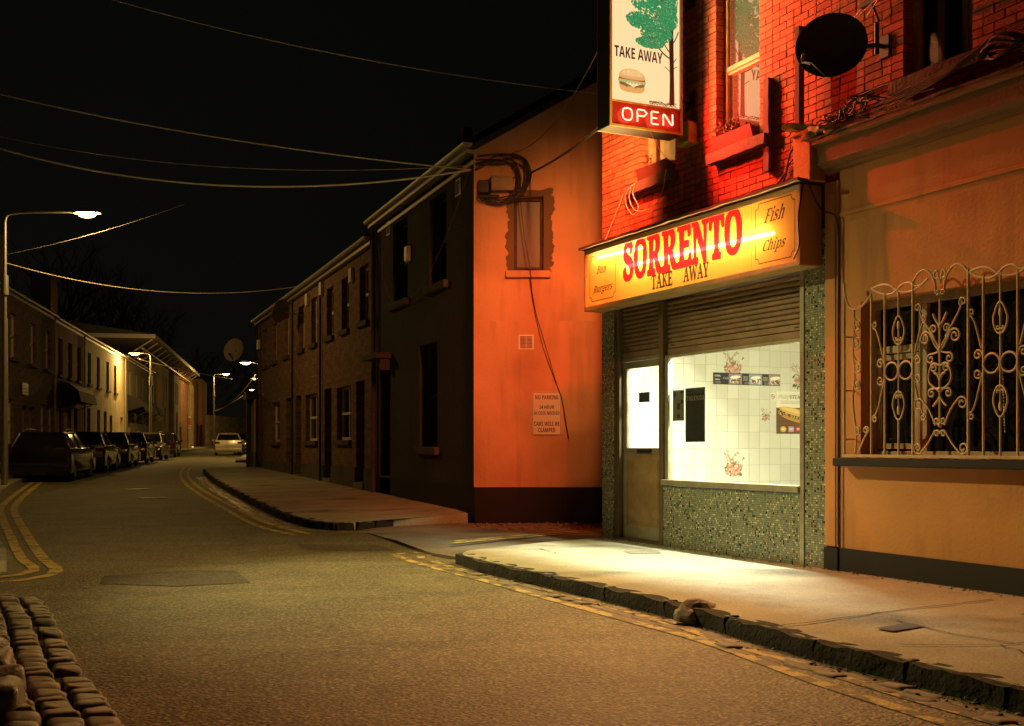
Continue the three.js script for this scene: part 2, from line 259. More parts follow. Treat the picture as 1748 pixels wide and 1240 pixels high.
// yellow lines, patches, covers
const yl = (pl, w, n, worn) => part(road, 'yellow_line', stripe(pl, w, n, 0.005), worn ? M.yellowWorn : M.yellow);
yl([[-1.0, 13.95], [-1.38, 13.75], [-1.27, 13.2], [-0.75, 12.0], [-0.25, 10.97], [0.13, 10.1], [0.89, 8.43], [1.27, 7.6], [1.70, 6.2], [1.95, 5.55], [2.4, 4.4], [3.2, 2.6], [5, -1.5]], 0.10, 90, true);
yl([[-0.9, 13.6], [-1.08, 13.5], [-0.86, 12.75], [-0.46, 11.84], [-0.22, 11.35], [0.16, 10.6], [0.95, 8.85], [1.58, 7.1], [1.87, 6.35], [2.08, 5.8], [2.6, 4.6], [3.4, 2.8], [5.2, -1.3]], 0.09, 90, true);
yl([[-14.75, 36], [-9.85, 22.5], [-8.35, 19.2], [-6.95, 16.3], [-5.4, 13.1], [-4.72, 11.75], [-4.70, 11.15], [-5.1, 10.75], [-6.5, 10.3], [-9, 9.6]], 0.13, 70);
yl([[-15.0, 36], [-10.1, 22.5], [-8.6, 19.2], [-7.2, 16.3], [-5.65, 13.1], [-5.0, 11.85], [-5.05, 11.35], [-5.4, 11.0], [-6.6, 10.6], [-9, 9.9]], 0.12, 70);
yl([[-2.95, 16.6], [-3.55, 17.6], [-4.2, 19.0], [-5.15, 21.5], [-7.2, 27.0], [-9.15, 32.6], [-11.2, 39.2], [-13.3, 47]], 0.10, 60);
yl([[-3.15, 16.4], [-3.8, 17.5], [-4.45, 19.0], [-5.4, 21.5], [-7.45, 27.0], [-9.4, 32.6], [-11.5, 39.4], [-13.6, 47.2]], 0.10, 60);
for (const d of [0, 0.28]) part(lane, 'yellow_line', ribbon([[-0.75, 14.3 + d], [0.2, 15.35 + d], [1.3, 16.4 + d]], [[-0.70, 14.22 + d], [0.26, 15.27 + d], [1.36, 16.32 + d]], 14, 1, () => 0.094), M.yellow);
part(road, 'white_line', ribbon([[-15.4, 46], [-14.5, 46]], [[-15.4, 46.5], [-14.5, 46.5]], 2, 1, (x, z) => rise(z) + 0.006), M.white);
function flat(pts, lift, mat, owner, name) { const g = new THREE.ShapeGeometry(new THREE.Shape(pts.map(([x, z]) => new THREE.Vector2(x, z)))); g.rotateX(-Math.PI / 2); const P = g.attributes.position; for (let i = 0; i < P.count; i++) P.setY(i, rise(-P.getZ(i)) + lift); g.computeVertexNormals(); return part(owner, name, g, mat); }
flat([[-2.86, 15.1], [-2.56, 14.25], [-1.45, 14.15], [-1.75, 14.95]], 0.005, M.patch, road, 'tar_patch');
flat([[-4.1, 11.4], [-3.4, 11.95], [-2.9, 11.9], [-2.5, 10.85], [-3.1, 10.55], [-3.9, 10.75]], 0.0045, M.patch, road, 'tar_patch');
for (const [x, z] of [[-9.6, 29.0], [-8.0, 25.3]]) { const c = part(road, 'drain_cover', new THREE.CylinderGeometry(0.32, 0.32, 0.02, 20).translate(x, rise(z) + 0.002, -z), M.black); c.userData.label = 'round iron cover in the road'; }
// cracks in the footpath and lane
function crack(owner, pts, h, w = 0.012) {
  const fine = []; for (let i = 0; i + 1 < pts.length; i++) for (let k = 0; k < 6; k++) { const t = k / 6; fine.push([pts[i][0] + (pts[i + 1][0] - pts[i][0]) * t + rr(-0.015, 0.015), pts[i][1] + (pts[i + 1][1] - pts[i][1]) * t + rr(-0.015, 0.015)]); } fine.push(pts[pts.length - 1]);
  part(owner, 'crack', ribbon(offset(fine, -w / 2), offset(fine, w / 2), fine.length * 2, 1, () => h), M.crack);
}
crack(paveR, [[1.75, 7.45], [2.2, 7.75], [3.0, 8.3], [3.7, 8.75]], 0.1275, 0.016);
crack(paveR, [[2.6, 7.7], [2.75, 7.15], [3.0, 6.8]], 0.1275); crack(paveR, [[2.3, 6.75], [2.9, 6.75], [3.5, 7.0], [4.2, 7.0]], 0.1275); crack(paveR, [[2.9, 6.75], [2.95, 6.2], [2.7, 5.85]], 0.1275);
crack(paveR, [[0.3, 13.2], [0.5, 12.5], [0.85, 12.1], [1.5, 12.2], [2.0, 12.4]], 0.1275); crack(paveR, [[1.35, 10.9], [1.75, 10.7], [1.9, 10.4]], 0.1275, 0.009); crack(paveR, [[2.05, 10.9], [2.5, 10.8]], 0.1275, 0.02);
crack(paveR, [[-0.1, 13.0], [0.3, 12.9], [0.55, 13.1]], 0.1275, 0.008);
crack(lane, [[-1.6, 16.0], [-0.9, 15.6], [-0.3, 15.2], [0.2, 15.5]], 0.091, 0.02); crack(lane, [[-1.1, 16.7], [-0.4, 16.2], [0.1, 16.4]], 0.092, 0.014);
flat([[1.25, 12.75], [1.62, 12.85], [1.66, 12.55], [1.3, 12.45]], 0.128, M.stone, paveR, 'access_cover'); flat([[2.35, 7.35], [2.62, 7.55], [2.7, 7.42], [2.42, 7.22]], 0.128, M.black, paveR, 'broken_hole'); flat([[3.55, 7.95], [3.85, 8.2], [4.0, 8.02], [3.7, 7.78]], 0.128, M.patch, paveR, 'access_cover');
// kerb stones: uneven blocks, mossy, shade of the street face put into their dark colour
function rough(g, a, s) { const P = g.attributes.position; for (let i = 0; i < P.count; i++) { const x = P.getX(i), y = P.getY(i), z = P.getZ(i), n = (k) => vnoise(x * s + k * 13.7 + 50, y * s + z * s * 1.3 + k * 7.1 + 50, 4096) - 0.5; P.setXYZ(i, x + a * n(1), y + a * n(2), z + a * n(3)); } g.computeVertexNormals(); return g; }
function kerbStones(owner, pl, from, to, step, name, h0 = 0.0) {
  const pts = resample(pl, 400); let acc = 0; const cum = [0]; for (let i = 1; i < pts.length; i++) cum.push(acc += Math.hypot(pts[i][0] - pts[i - 1][0], pts[i][1] - pts[i - 1][1]));
  const at = (d) => { let i = cum.findIndex((c) => c >= d); if (i < 1) i = 1; const t = (d - cum[i - 1]) / (cum[i] - cum[i - 1]); return [pts[i - 1][0] + (pts[i][0] - pts[i - 1][0]) * t, pts[i - 1][1] + (pts[i][1] - pts[i - 1][1]) * t]; };
  for (let d = from; d < Math.min(to, acc - step);) {
    const L = step * rr(0.8, 1.2), a = at(d + 0.012), b = at(d + L - 0.012), dx = b[0] - a[0], dz = b[1] - a[1], l = Math.hypot(dx, dz), z = (a[1] + b[1]) / 2;
    const g = new THREE.BoxGeometry(l, 0.15, 0.15, 8, 3, 3); rough(g, 0.035, 11 + d); g.rotateY(Math.atan2(dz, dx)).translate((a[0] + b[0]) / 2, rise(z) + 0.038 + h0, -z);
    part(owner, name, toCreasedNormals(g, 0.9), M.kerb); d += L;
  }
}
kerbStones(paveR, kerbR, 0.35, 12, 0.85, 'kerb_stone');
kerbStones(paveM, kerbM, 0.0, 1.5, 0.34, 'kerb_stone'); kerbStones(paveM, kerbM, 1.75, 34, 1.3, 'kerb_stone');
// the broken kerb lump
part(paveR, 'kerb_stone', rough(new THREE.IcosahedronGeometry(0.15, 3).scale(1.5, 0.75, 1).rotateY(1.1), 0.06, 14).translate(1.36, 0.05, -8.42), M.granite);
// setts: shared stone shapes
const stoneShapes = [0, 1, 2, 3].map((k) => { const g = new RoundedBoxGeometry(1, 1, 1, 2, 0.24); const P = g.attributes.position; for (let i = 0; i < P.count; i++) { const x = P.getX(i), y = P.getY(i), z = P.getZ(i), n = (q) => vnoise(x * 2.3 + k * 9 + q * 5 + 20, z * 2.3 + y * 1.7 + q * 3 + 20, 512) - 0.5; P.setXYZ(i, x + 0.16 * n(1), y + 0.3 * n(2), z + 0.16 * n(3)); } return mu(toCreasedNormals(g, 1.2)); });
function stoneAt(owner, name, x, y, z, sx, sy, sz, turn, mat) { const m = lit(new THREE.Mesh(stoneShapes[Math.floor(rnd() * 4)], mat)); m.name = name; m.position.set(x, y, -z); m.rotation.y = turn; m.scale.set(sx, sy, sz); owner.add(m); return m; }
function settRow(owner, pl, d, from, to, len, wid, h, name, mats, skip = 0, tall = 0.07) {
  const pts = resample(offset(pl, d), 500); let run = 0, next = from, prev = pts[0];
  for (const p of pts) { run += Math.hypot(p[0] - prev[0], p[1] - prev[1]); if (run >= next && run < to) { const turn = Math.atan2(p[1] - prev[1], p[0] - prev[0]); const L = len * rr(0.8, 1.2); if (rnd() > skip) stoneAt(owner, name, p[0] + rr(-0.01, 0.01), rise(p[1]) + h + rr(-0.006, 0.006), p[1], L * 0.95, tall, wid * rr(0.9, 1.05), turn + rr(-0.04, 0.04), mats[Math.floor(rnd() * mats.length)]); next = run + L; } prev = p; }
}
for (const d of [0.17, 0.29]) settRow(road, kerbR, d, 0.6, 11, 0.23, 0.11, -0.024, 'gutter_sett', [M.granite, M.sett[2], M.granite], 0.05);
for (const d of [-0.2, -0.34]) settRow(road, kerbM, d, 0.8, 22, 0.24, 0.12, -0.022, 'gutter_sett', [M.sett[1], M.sett[2]], 0.04);
// the old cobbled gutter at the lower left
const cob = [[-4.45, 10.3], [-3.86, 9.3], [-3.2, 8.0], [-2.55, 6.65], [-1.84, 5.3], [-1.4, 4.45], [-0.8, 3.2]];
for (let r = 0; r < 5; r++) settRow(road, cob, (0.06 + r * 0.172), r === 0 ? 0.9 : r < 3 ? 0.75 : 1.2, 8.2, 0.16, 0.15, -0.004 + 0.012 * r, 'cobble', M.sett, r === 0 ? 0.16 : 0.02, 0.1);
const cobBed = flat([[-5.6, 9.7], [-4.2, 9.5], [-3.25, 8.0], [-2.6, 6.65], [-1.9, 5.3], [-0.85, 3.2], [-4.2, 3.2], [-5.6, 7]], 0.0048, M.moss, road, 'cobble_bed');
for (const [x, z, s, t] of [[-2.98, 6.32, 0.34, 0.3], [-2.72, 5.85, 0.34, 0.9], [-2.55, 5.35, 0.4, 0.5], [-3.25, 6.85, 0.3, 1.2]]) stoneAt(road, 'boulder', x, 0.05, z, s * 1.1, 0.24, s * 0.85, t, M.sett[0]);

{ // grit and scraps lying in the gutter and along the foot of the walls
  const spots = [], pts = resample(offset(kerbR, 0.12), 300), wallPts = resample(backR, 300);
  for (let i = 0; i < 520; i++) { const p = pts[Math.floor(20 + rnd() * 260)]; spots.push([p[0] + rr(-0.12, 0.25), 0.004, p[1] + rr(-0.1, 0.1), rr(0.006, 0.02)]); }
  for (let i = 0; i < 320; i++) { const p = wallPts[Math.floor(rnd() * 150)]; spots.push([p[0] - Math.abs(rr(-0.02, 0.16)) - 0.02, 0.126, p[1] - 0.05, rr(0.004, 0.014)]); }
  for (let i = 0; i < 260; i++) { const x = rr(-0.6, 1.6), z = rr(16.6, 17.9); spots.push([x, 0.09, z, rr(0.01, 0.035)]); }
  const m = new THREE.InstancedMesh(mu(new THREE.IcosahedronGeometry(1, 0)), M.granite, spots.length), d = new THREE.Object3D();
  spots.forEach(([x, y, z, s], i) => { d.position.set(x, y, -z); d.rotation.set(rnd() * 6, rnd() * 6, rnd() * 6); d.scale.set(s, s * 0.5, s * rr(0.6, 1.4)); d.updateMatrix(); m.setMatrixAt(i, d.matrix); });
  m.name = 'grit'; m.userData = { label: 'loose grit and scraps in the gutter, lane and wall foot', kind: 'stuff' }; lit(m); scene.add(m);
}

// ---------------------------------------------------------------- the takeaway building (frame SH: x along the front, z out to the street)
const shop = thing('takeaway_building', 'corner building with red brick upper floor over a mosaic fronted takeaway', 'building', SH, [0, 0, 0]);
const BR = [0.055, 0.0]; // brick faces stand at z = 0
const winds = [[0.94, 1.70, 4.42, 6.3], [2.50, 3.27, 4.42, 6.35], [5.30, 6.07, 4.42, 6.3], [8.2, 9.0, 4.42, 6.3]];
// backing of the upper wall with its openings, and the rest of the shell
const upper = part(shop, 'brick_wall', [sheet(rect(0.006, 10.5, 3.4, 7.3), 0.20, -0.212, winds.map(([a, b, c, d]) => rect(a - 0.004, b + 0.004, c - 0.004, d + 0.004)))], M.mortar);
{ // bricks, laid in Flemish bond and cut at the openings
  const C = 0.0735, J = 0.009, pieces = [];
  for (let r = 0, v = 3.74; v < 7.2; r++, v += C) {
    const y0 = v, y1 = v + C - J; let cuts = [[0, 10.5]];
    for (const [a, b, c, d] of winds) if (y1 > c - 0.002 && y0 < d) cuts = cuts.flatMap(([p, q]) => (b <= p || a >= q ? [[p, q]] : [[p, a], [b, q]].filter(([m, n]) => n - m > 0.02)));
    for (const [p, q] of cuts) {
      let x = p, k = r % 2, first = r % 2;
      while (x < q - 0.01) {
        let L = k % 2 ? 0.102 : 0.213; if (rnd() < 0.12) L = L > 0.2 ? 0.102 : 0.213; if (first) { L = 0.102; first = 0; k = 0; }
        if (q - x - L < 0.05) L = q - x + J;
        pieces.push([x, Math.min(q, x + L), y0, y1, x <= p + 0.001 || x + L >= q - 0.001]); x += L + J; k++;
      }
    }
  }
  const eye = [12.9, 1.18, 7.5], seen = (b) => { const x = (b[0] + b[1]) / 2, y = (b[2] + b[3]) / 2, d = Math.hypot(eye[0] - x, eye[1] - y, eye[2]), wd = toWorld(SH, x, y, 0), px = 874 + 1940 * wd.x / -wd.z, py = 763 - 1940 * (wd.y - 1.3) / -wd.z; return px > 1030 && px < 1740 && py > 4 && !(px > 1030 && px < 1166 && py < 215) ? (b[1] - b[0]) / d / d : 0; };
  pieces.forEach((b) => (b.s = seen(b)));
  const order = [...pieces].sort((a, b) => b.s - a.s), rest = [[], [], [], [], [], []], shapes = new Map();
  const unit = (L, H) => { const k = L.toFixed(2) + H.toFixed(3); if (!shapes.has(k)) shapes.set(k, mu(new RoundedBoxGeometry(L, H, 0.118, 1, 0.004))); return shapes.get(k); };
  order.forEach((b, i) => {
    const L = b[1] - b[0], H = b[3] - b[2], mi = [0, 0, 1, 1, 2, 5, 3, 4][Math.floor(rnd() * (rnd() < 0.3 ? 8 : 6.3))], z = -0.059 + rr(-0.003, 0.002), x = (b[0] + b[1]) / 2 + rr(-0.002, 0.002), y = (b[2] + b[3]) / 2 + rr(-0.001, 0.001), q = Math.max(0.03, Math.round(L * 100) / 100);
    if (i < 300) { const m = lit(new THREE.Mesh(unit(q, H), M.brick[mi])); m.name = 'brick'; m.scale.x = L / q; m.position.set(x, y, z); m.rotation.z = rr(-0.004, 0.004); upper.add(m); }
    else rest[mi].push(box(b[0], b[1], b[2], b[3], z - 0.059, z + 0.059));
  });
  rest.forEach((l, i) => { if (l.length) { const m = part(upper, 'brick_courses', l, M.brick[i]); m.userData.kind = 'stuff'; } });
}
part(shop, 'side_wall', [box(0.004, 0.26, 0, 3.4, -6.5, -0.262), box(0.004, 0.2, 3.4, 7.3, -6.5, -0.213)], M.cement);
part(shop, 'end_wall', box(10.25, 10.5, 0, 7.3, -6.5, -0.25), M.cement);
part(shop, 'rear_wall', box(0, 10.5, 0, 7.3, -6.8, -6.5), M.cement);
part(shop, 'roof', sheet([[0.3, 7.3], [-3.5, 9.2], [-7.1, 7.3]], 10.7).rotateY(-Math.PI / 2).translate(10.6, 0, 0), M.slate);
part(shop, 'upper_floor', box(0.21, 10.2, 3.42, 3.55, -6.5, -0.22), M.ceiling);
// ground floor: mosaic piers and stall riser
const pier = part(shop, 'mosaic_pier', box(0, 0.27, 0, 3.3, -0.26, 0), M.mosaic);
part(shop, 'mosaic_pier', box(3.985, 4.31, 0, 3.3, -0.26, 0), M.mosaic);
const riser = part(shop, 'mosaic_panel', box(1.44, 3.92, 0, 0.715, -0.2, -0.004), M.mosaic);
riser.userData.label = 'green and cream glass mosaic under the shop window';
part(shop, 'trim_strip', box(3.92, 3.985, 0, 2.93, -0.1, 0.012, 0.006), M.alu);
part(shop, 'lintel', box(0.27, 3.985, 2.93, 3.4, -0.26, -0.12), M.cement);
// shutters, every slat its own piece
function shutter(u0, u1, v0, v1, label) {
  const s = part(shop, 'roller_shutter', box(u0, u1, v0, v1, -0.1, -0.085), M.black); s.userData.label = label;
  const P = 0.0555; for (let v = v0 + 0.15; v < v1 - 0.02; v += P) part(s, 'slat', sheet([[-0.085, 0.004], [-0.068, 0.004], [-0.058, 0.018], [-0.058, 0.036], [-0.07, P - 0.004], [-0.085, P - 0.004]], u1 - u0 - 0.01).rotateY(-Math.PI / 2).translate(u1 - 0.005, v, 0), M.shutter);
  part(s, 'bottom_bar', [box(u0 + 0.004, u1 - 0.004, v0, v0 + 0.075, -0.085, -0.05, 0.006), box(u0 + 0.004, u1 - 0.004, v0 + 0.082, v0 + 0.145, -0.085, -0.057, 0.006)], M.shutter);
  for (const u of [u0 + 0.08, u1 - 0.16]) part(s, 'slot', box(u, u + 0.07, v0 + 0.108, v0 + 0.122, -0.06, -0.0545), M.black);
}
shutter(0.43, 1.345, 2.30, 2.93, 'narrow roller shutter rolled up above the door'); shutter(1.445, 3.92, 2.27, 2.93, 'wide roller shutter rolled up above the window');
part(shop, 'shutter_rail', [box(0.27, 0.335, 0.0, 2.93, -0.12, -0.02), box(0.365, 0.42, 0.0, 2.93, -0.12, -0.008, 0.006)], M.aluDark);
part(shop, 'shutter_rail', [box(1.35, 1.44, 0.0, 2.93, -0.12, 0.004, 0.008)], M.aluDark);
// door
const door = part(shop, 'door', [box(0.425, 0.515, 0.03, 2.25, -0.11, -0.06, 0.006), box(1.25, 1.345, 0.03, 2.25, -0.11, -0.06, 0.006), box(0.515, 1.25, 2.165, 2.25, -0.11, -0.06, 0.006), box(0.515, 1.25, 1.09, 1.165, -0.11, -0.06, 0.006), box(0.515, 1.25, 0.03, 0.19, -0.11, -0.06, 0.006)], M.alu);
part(door, 'door_panel', [box(0.5, 1.27, 0.18, 1.1, -0.095, -0.075), box(0.56, 1.22, 0.24, 1.04, -0.076, -0.068, 0.004)], M.doorPanel);
part(door, 'glass', box(0.505, 1.26, 1.155, 2.175, -0.088, -0.082), M.pane);
part(door, 'letterbox', [box(0.77, 1.10, 1.098, 1.158, -0.062, -0.045, 0.008), box(0.80, 1.07, 1.11, 1.146, -0.046, -0.038, 0.006)], M.black);
part(shop, 'door_head', box(0.425, 1.345, 2.255, 2.296, -0.11, -0.05), M.alu);
part(shop, 'door_step', box(0.27, 1.44, 0.0, 0.028, -0.2, 0.0), M.stoneDark);
// shop window
const sw = part(shop, 'shop_window', [box(1.445, 1.515, 0.79, 2.268, -0.09, -0.02, 0.006), box(1.43, 3.92, 0.722, 0.79, -0.12, 0.035, 0.01), box(1.515, 3.918, 2.235, 2.268, -0.09, -0.03, 0.005), box(3.885, 3.918, 0.79, 2.235, -0.09, -0.03, 0.005)], M.alu);
part(sw, 'glass', box(1.51, 3.89, 0.785, 2.24, -0.06, -0.053), M.pane);
// room behind
part(shop, 'shop_floor', box(0.262, 4.3, -0.02, 0.02, -3.7, -0.2), M.floor);
part(shop, 'shop_ceiling', box(0.262, 4.3, 2.95, 3.05, -3.7, -0.262), M.ceiling);
part(shop, 'partition', [box(0.30, 4.3, 0.02, 2.95, -3.8, -3.66), box(4.18, 4.3, 0.02, 2.95, -3.66, -0.262)], M.ceiling);
const tiled = part(shop, 'tiled_wall', box(0.262, 0.294, 0.02, 2.95, -3.66, -0.13), M.grout); tiled.userData.label = 'cream tiled side wall inside the shop';
{
  const tw = 0.178, th = 0.225, g = mu(new RoundedBoxGeometry(0.008, th - 0.003, tw - 0.003, 1, 0.002));
  for (let r = 0; r < 13; r++) for (let c = 0; c < 19; c++) { const m = lit(new THREE.Mesh(g, M.tile[Math.floor(rnd() * 3)])); m.name = 'tile'; m.position.set(0.297, 0.03 + th * (r + 0.5), -0.18 - tw * (c + 0.5)); m.rotation.set(0, rr(-0.003, 0.003), rr(-0.003, 0.003)); tiled.add(m); }
}
// room lights: two fluorescent battens near the window
for (const [k, w] of [[0, -0.62], [1, -2.3]]) {
  const f = thing('ceiling_light', k ? 'fluorescent batten on the ceiling at the back of the shop' : 'fluorescent batten on the ceiling just behind the shop window', 'light', SH, [2.75, 2.95, w], 'shop ceiling lights');
  part(f, 'housing', box(1.75, 3.75, 2.88, 2.95, w - 0.09, w + 0.09, 0.01), M.whitePaint);
  for (const d of [-0.045, 0.045]) part(f, 'fluorescent_tube', rod(V(1.8, 2.86, w + d), V(3.7, 2.86, w + d), 0.016, 0.016, 10), new THREE.MeshStandardMaterial({ color: 0xffffff, emissive: lin(1, 0.94, 0.72), emissiveIntensity: 5 }));
  area(f, lin(1, 0.98, 0.76), k ? GLOW.roomBack : GLOW.room * 1.25, 1.5, 0.16, [2.95, 2.83, w], [2.95, 2.83 - 0.75, w + (k ? 0 : 0.65)]);
}
// upper windows
function sashWindow(name, owner, [a, b, c, d], glass, label, behind) {
  const f = part(owner, name, [box(a, a + 0.06, c, d, -0.19, -0.11, 0.006), box(b - 0.06, b, c, d, -0.19, -0.11, 0.006), box(a + 0.06, b - 0.06, d - 0.06, d, -0.19, -0.11), box(a + 0.06, b - 0.06, c, c + 0.07, -0.19, -0.10, 0.006), box(a + 0.06, b - 0.06, 5.33, 5.385, -0.185, -0.105, 0.008), box(a + 0.06, b - 0.06, 5.30, 5.33, -0.185, -0.125)], M.sash); f.userData.label = label;
  part(f, 'pane', box(a + 0.055, b - 0.055, c + 0.06, 5.32, -0.162, -0.157), glass); part(f, 'pane', box(a + 0.055, b - 0.055, 5.36, d - 0.05, -0.142, -0.137), glass);
  if (behind) part(f, 'curtain', behind[0], behind[1]);
}
sashWindow('sash_window', shop, winds[0], M.pane, 'sash window with pale curtain behind the hanging sign', [(() => { const g = new THREE.PlaneGeometry(0.66, 1.9, 40, 1); const P = g.attributes.position; for (let i = 0; i < P.count; i++) P.setZ(i, 0.02 * Math.sin(P.getX(i) * 60)); g.computeVertexNormals(); return g.translate(1.32, 5.35, -0.25); })(), M.curtain]);
sashWindow('sash_window', shop, winds[1], M.mirrorGlass, 'sash window mirroring the lit hanging sign');
sashWindow('sash_window', shop, winds[2], M.pane, 'dark sash window above the rendered wall', [[box(5.42, 5.50, 4.45, 6.3, -0.30, -0.29), ...[0, 1, 2, 3].map((k) => rod(V(5.75 + k * 0.07, 4.45, -0.28), V(5.75 + k * 0.07, 6.3, -0.28), 0.035, 0.035, 10))], M.darkCurtain]);
sashWindow('sash_window', shop, winds[3], M.darkGlass, 'dark sash window further along');
for (const [a, b] of [[0.73, 1.78], [2.49, 3.49], [5.24, 6.33], [8.1, 9.1]]) part(shop, 'window_sill', rough(new THREE.BoxGeometry(b - a, 0.115, 0.24, 10, 2, 3), 0.014, 9).translate((a + b) / 2, 4.355, 0.0), M.stoneDark);
for (const [a, b, , d] of winds) part(shop, 'window_lintel', box(a - 0.12, b + 0.12, d, d + 0.16, -0.1, 0.006), M.stone);
// rendered ground floor to the right, with cornice
const rw0 = [4.78, 8.4, 1.08, 2.52];
part(shop, 'rendered_wall', sheet(rect(4.502, 10.5, 0.0, 4.05), 0.274, -0.262, [rect(...rw0)]), M.render);
part(shop, 'pilaster', [box(4.312, 4.50, 0.225, 3.72, -0.2, 0.032, 0.008), box(4.335, 4.47, 0.23, 3.6, 0.03, 0.042, 0.006)], M.render);
part(shop, 'plinth', [box(4.504, 10.5, 0, 0.22, -0.2, 0.03), box(4.312, 4.502, 0, 0.215, 0.0, 0.045)], M.plinth);
part(shop, 'string_course', box(4.504, 10.5, 3.365, 3.405, -0.03, 0.026, 0.006), M.render);
const cornice = part(shop, 'cornice', sheet([[-0.02, 3.80], [0.045, 3.815], [0.055, 3.85], [0.14, 3.885], [0.15, 4.055], [0.20, 4.065], [0.20, 4.105], [-0.05, 4.13], [-0.05, 3.80]], 6.2).rotateY(-Math.PI / 2).translate(10.52, 0, 0), std(0.33, 0.18, 0.085, 0.92, bumpy(0.006)));  // shade put into the colour: darker than the render, to offset the hooded lamp
part(shop, 'console_block', [box(4.05, 4.30, 3.74, 4.20, 0.0, 0.20, 0.012), box(4.04, 4.31, 4.2, 4.235, 0.0, 0.23, 0.01)], M.render);
part(shop, 'cornice_flashing', rough(new THREE.BoxGeometry(6.2, 0.02, 0.05, 120, 1, 2), 0.02, 8).translate(7.42, 4.118, 0.185), M.cement);
const hw = part(shop, 'window_frame', [box(4.78, 4.84, 1.08, 2.52, -0.2, -0.12, 0.006), box(4.84, 8.4, 2.45, 2.52, -0.2, -0.12, 0.006), box(4.84, 8.4, 1.08, 1.14, -0.2, -0.11, 0.006), box(5.36, 5.46, 1.14, 2.45, -0.2, -0.12, 0.008), box(4.84, 5.36, 2.03, 2.10, -0.2, -0.12, 0.008), box(6.9, 7.0, 1.14, 2.45, -0.2, -0.12, 0.008), box(4.88, 5.32, 1.16, 1.21, -0.19, -0.13), box(4.88, 5.32, 1.97, 2.02, -0.19, -0.13), box(4.85, 4.9, 1.16, 2.02, -0.19, -0.13), box(5.3, 5.35, 1.16, 2.02, -0.19, -0.13), box(8.32, 8.4, 1.14, 2.45, -0.2, -0.12)], M.sash);
for (const [a, b, c, d] of [[4.86, 5.34, 1.18, 2.0], [4.86, 5.34, 2.1, 2.45], [5.46, 6.9, 1.14, 2.45], [7.0, 8.32, 1.14, 2.45]]) part(hw, 'pane', box(a, b, c, d, -0.165, -0.16), M.darkGlass);
part(shop, 'window_sill', box(4.56, 8.6, 1.0, 1.075, -0.25, 0.16, 0.012), M.plinth);

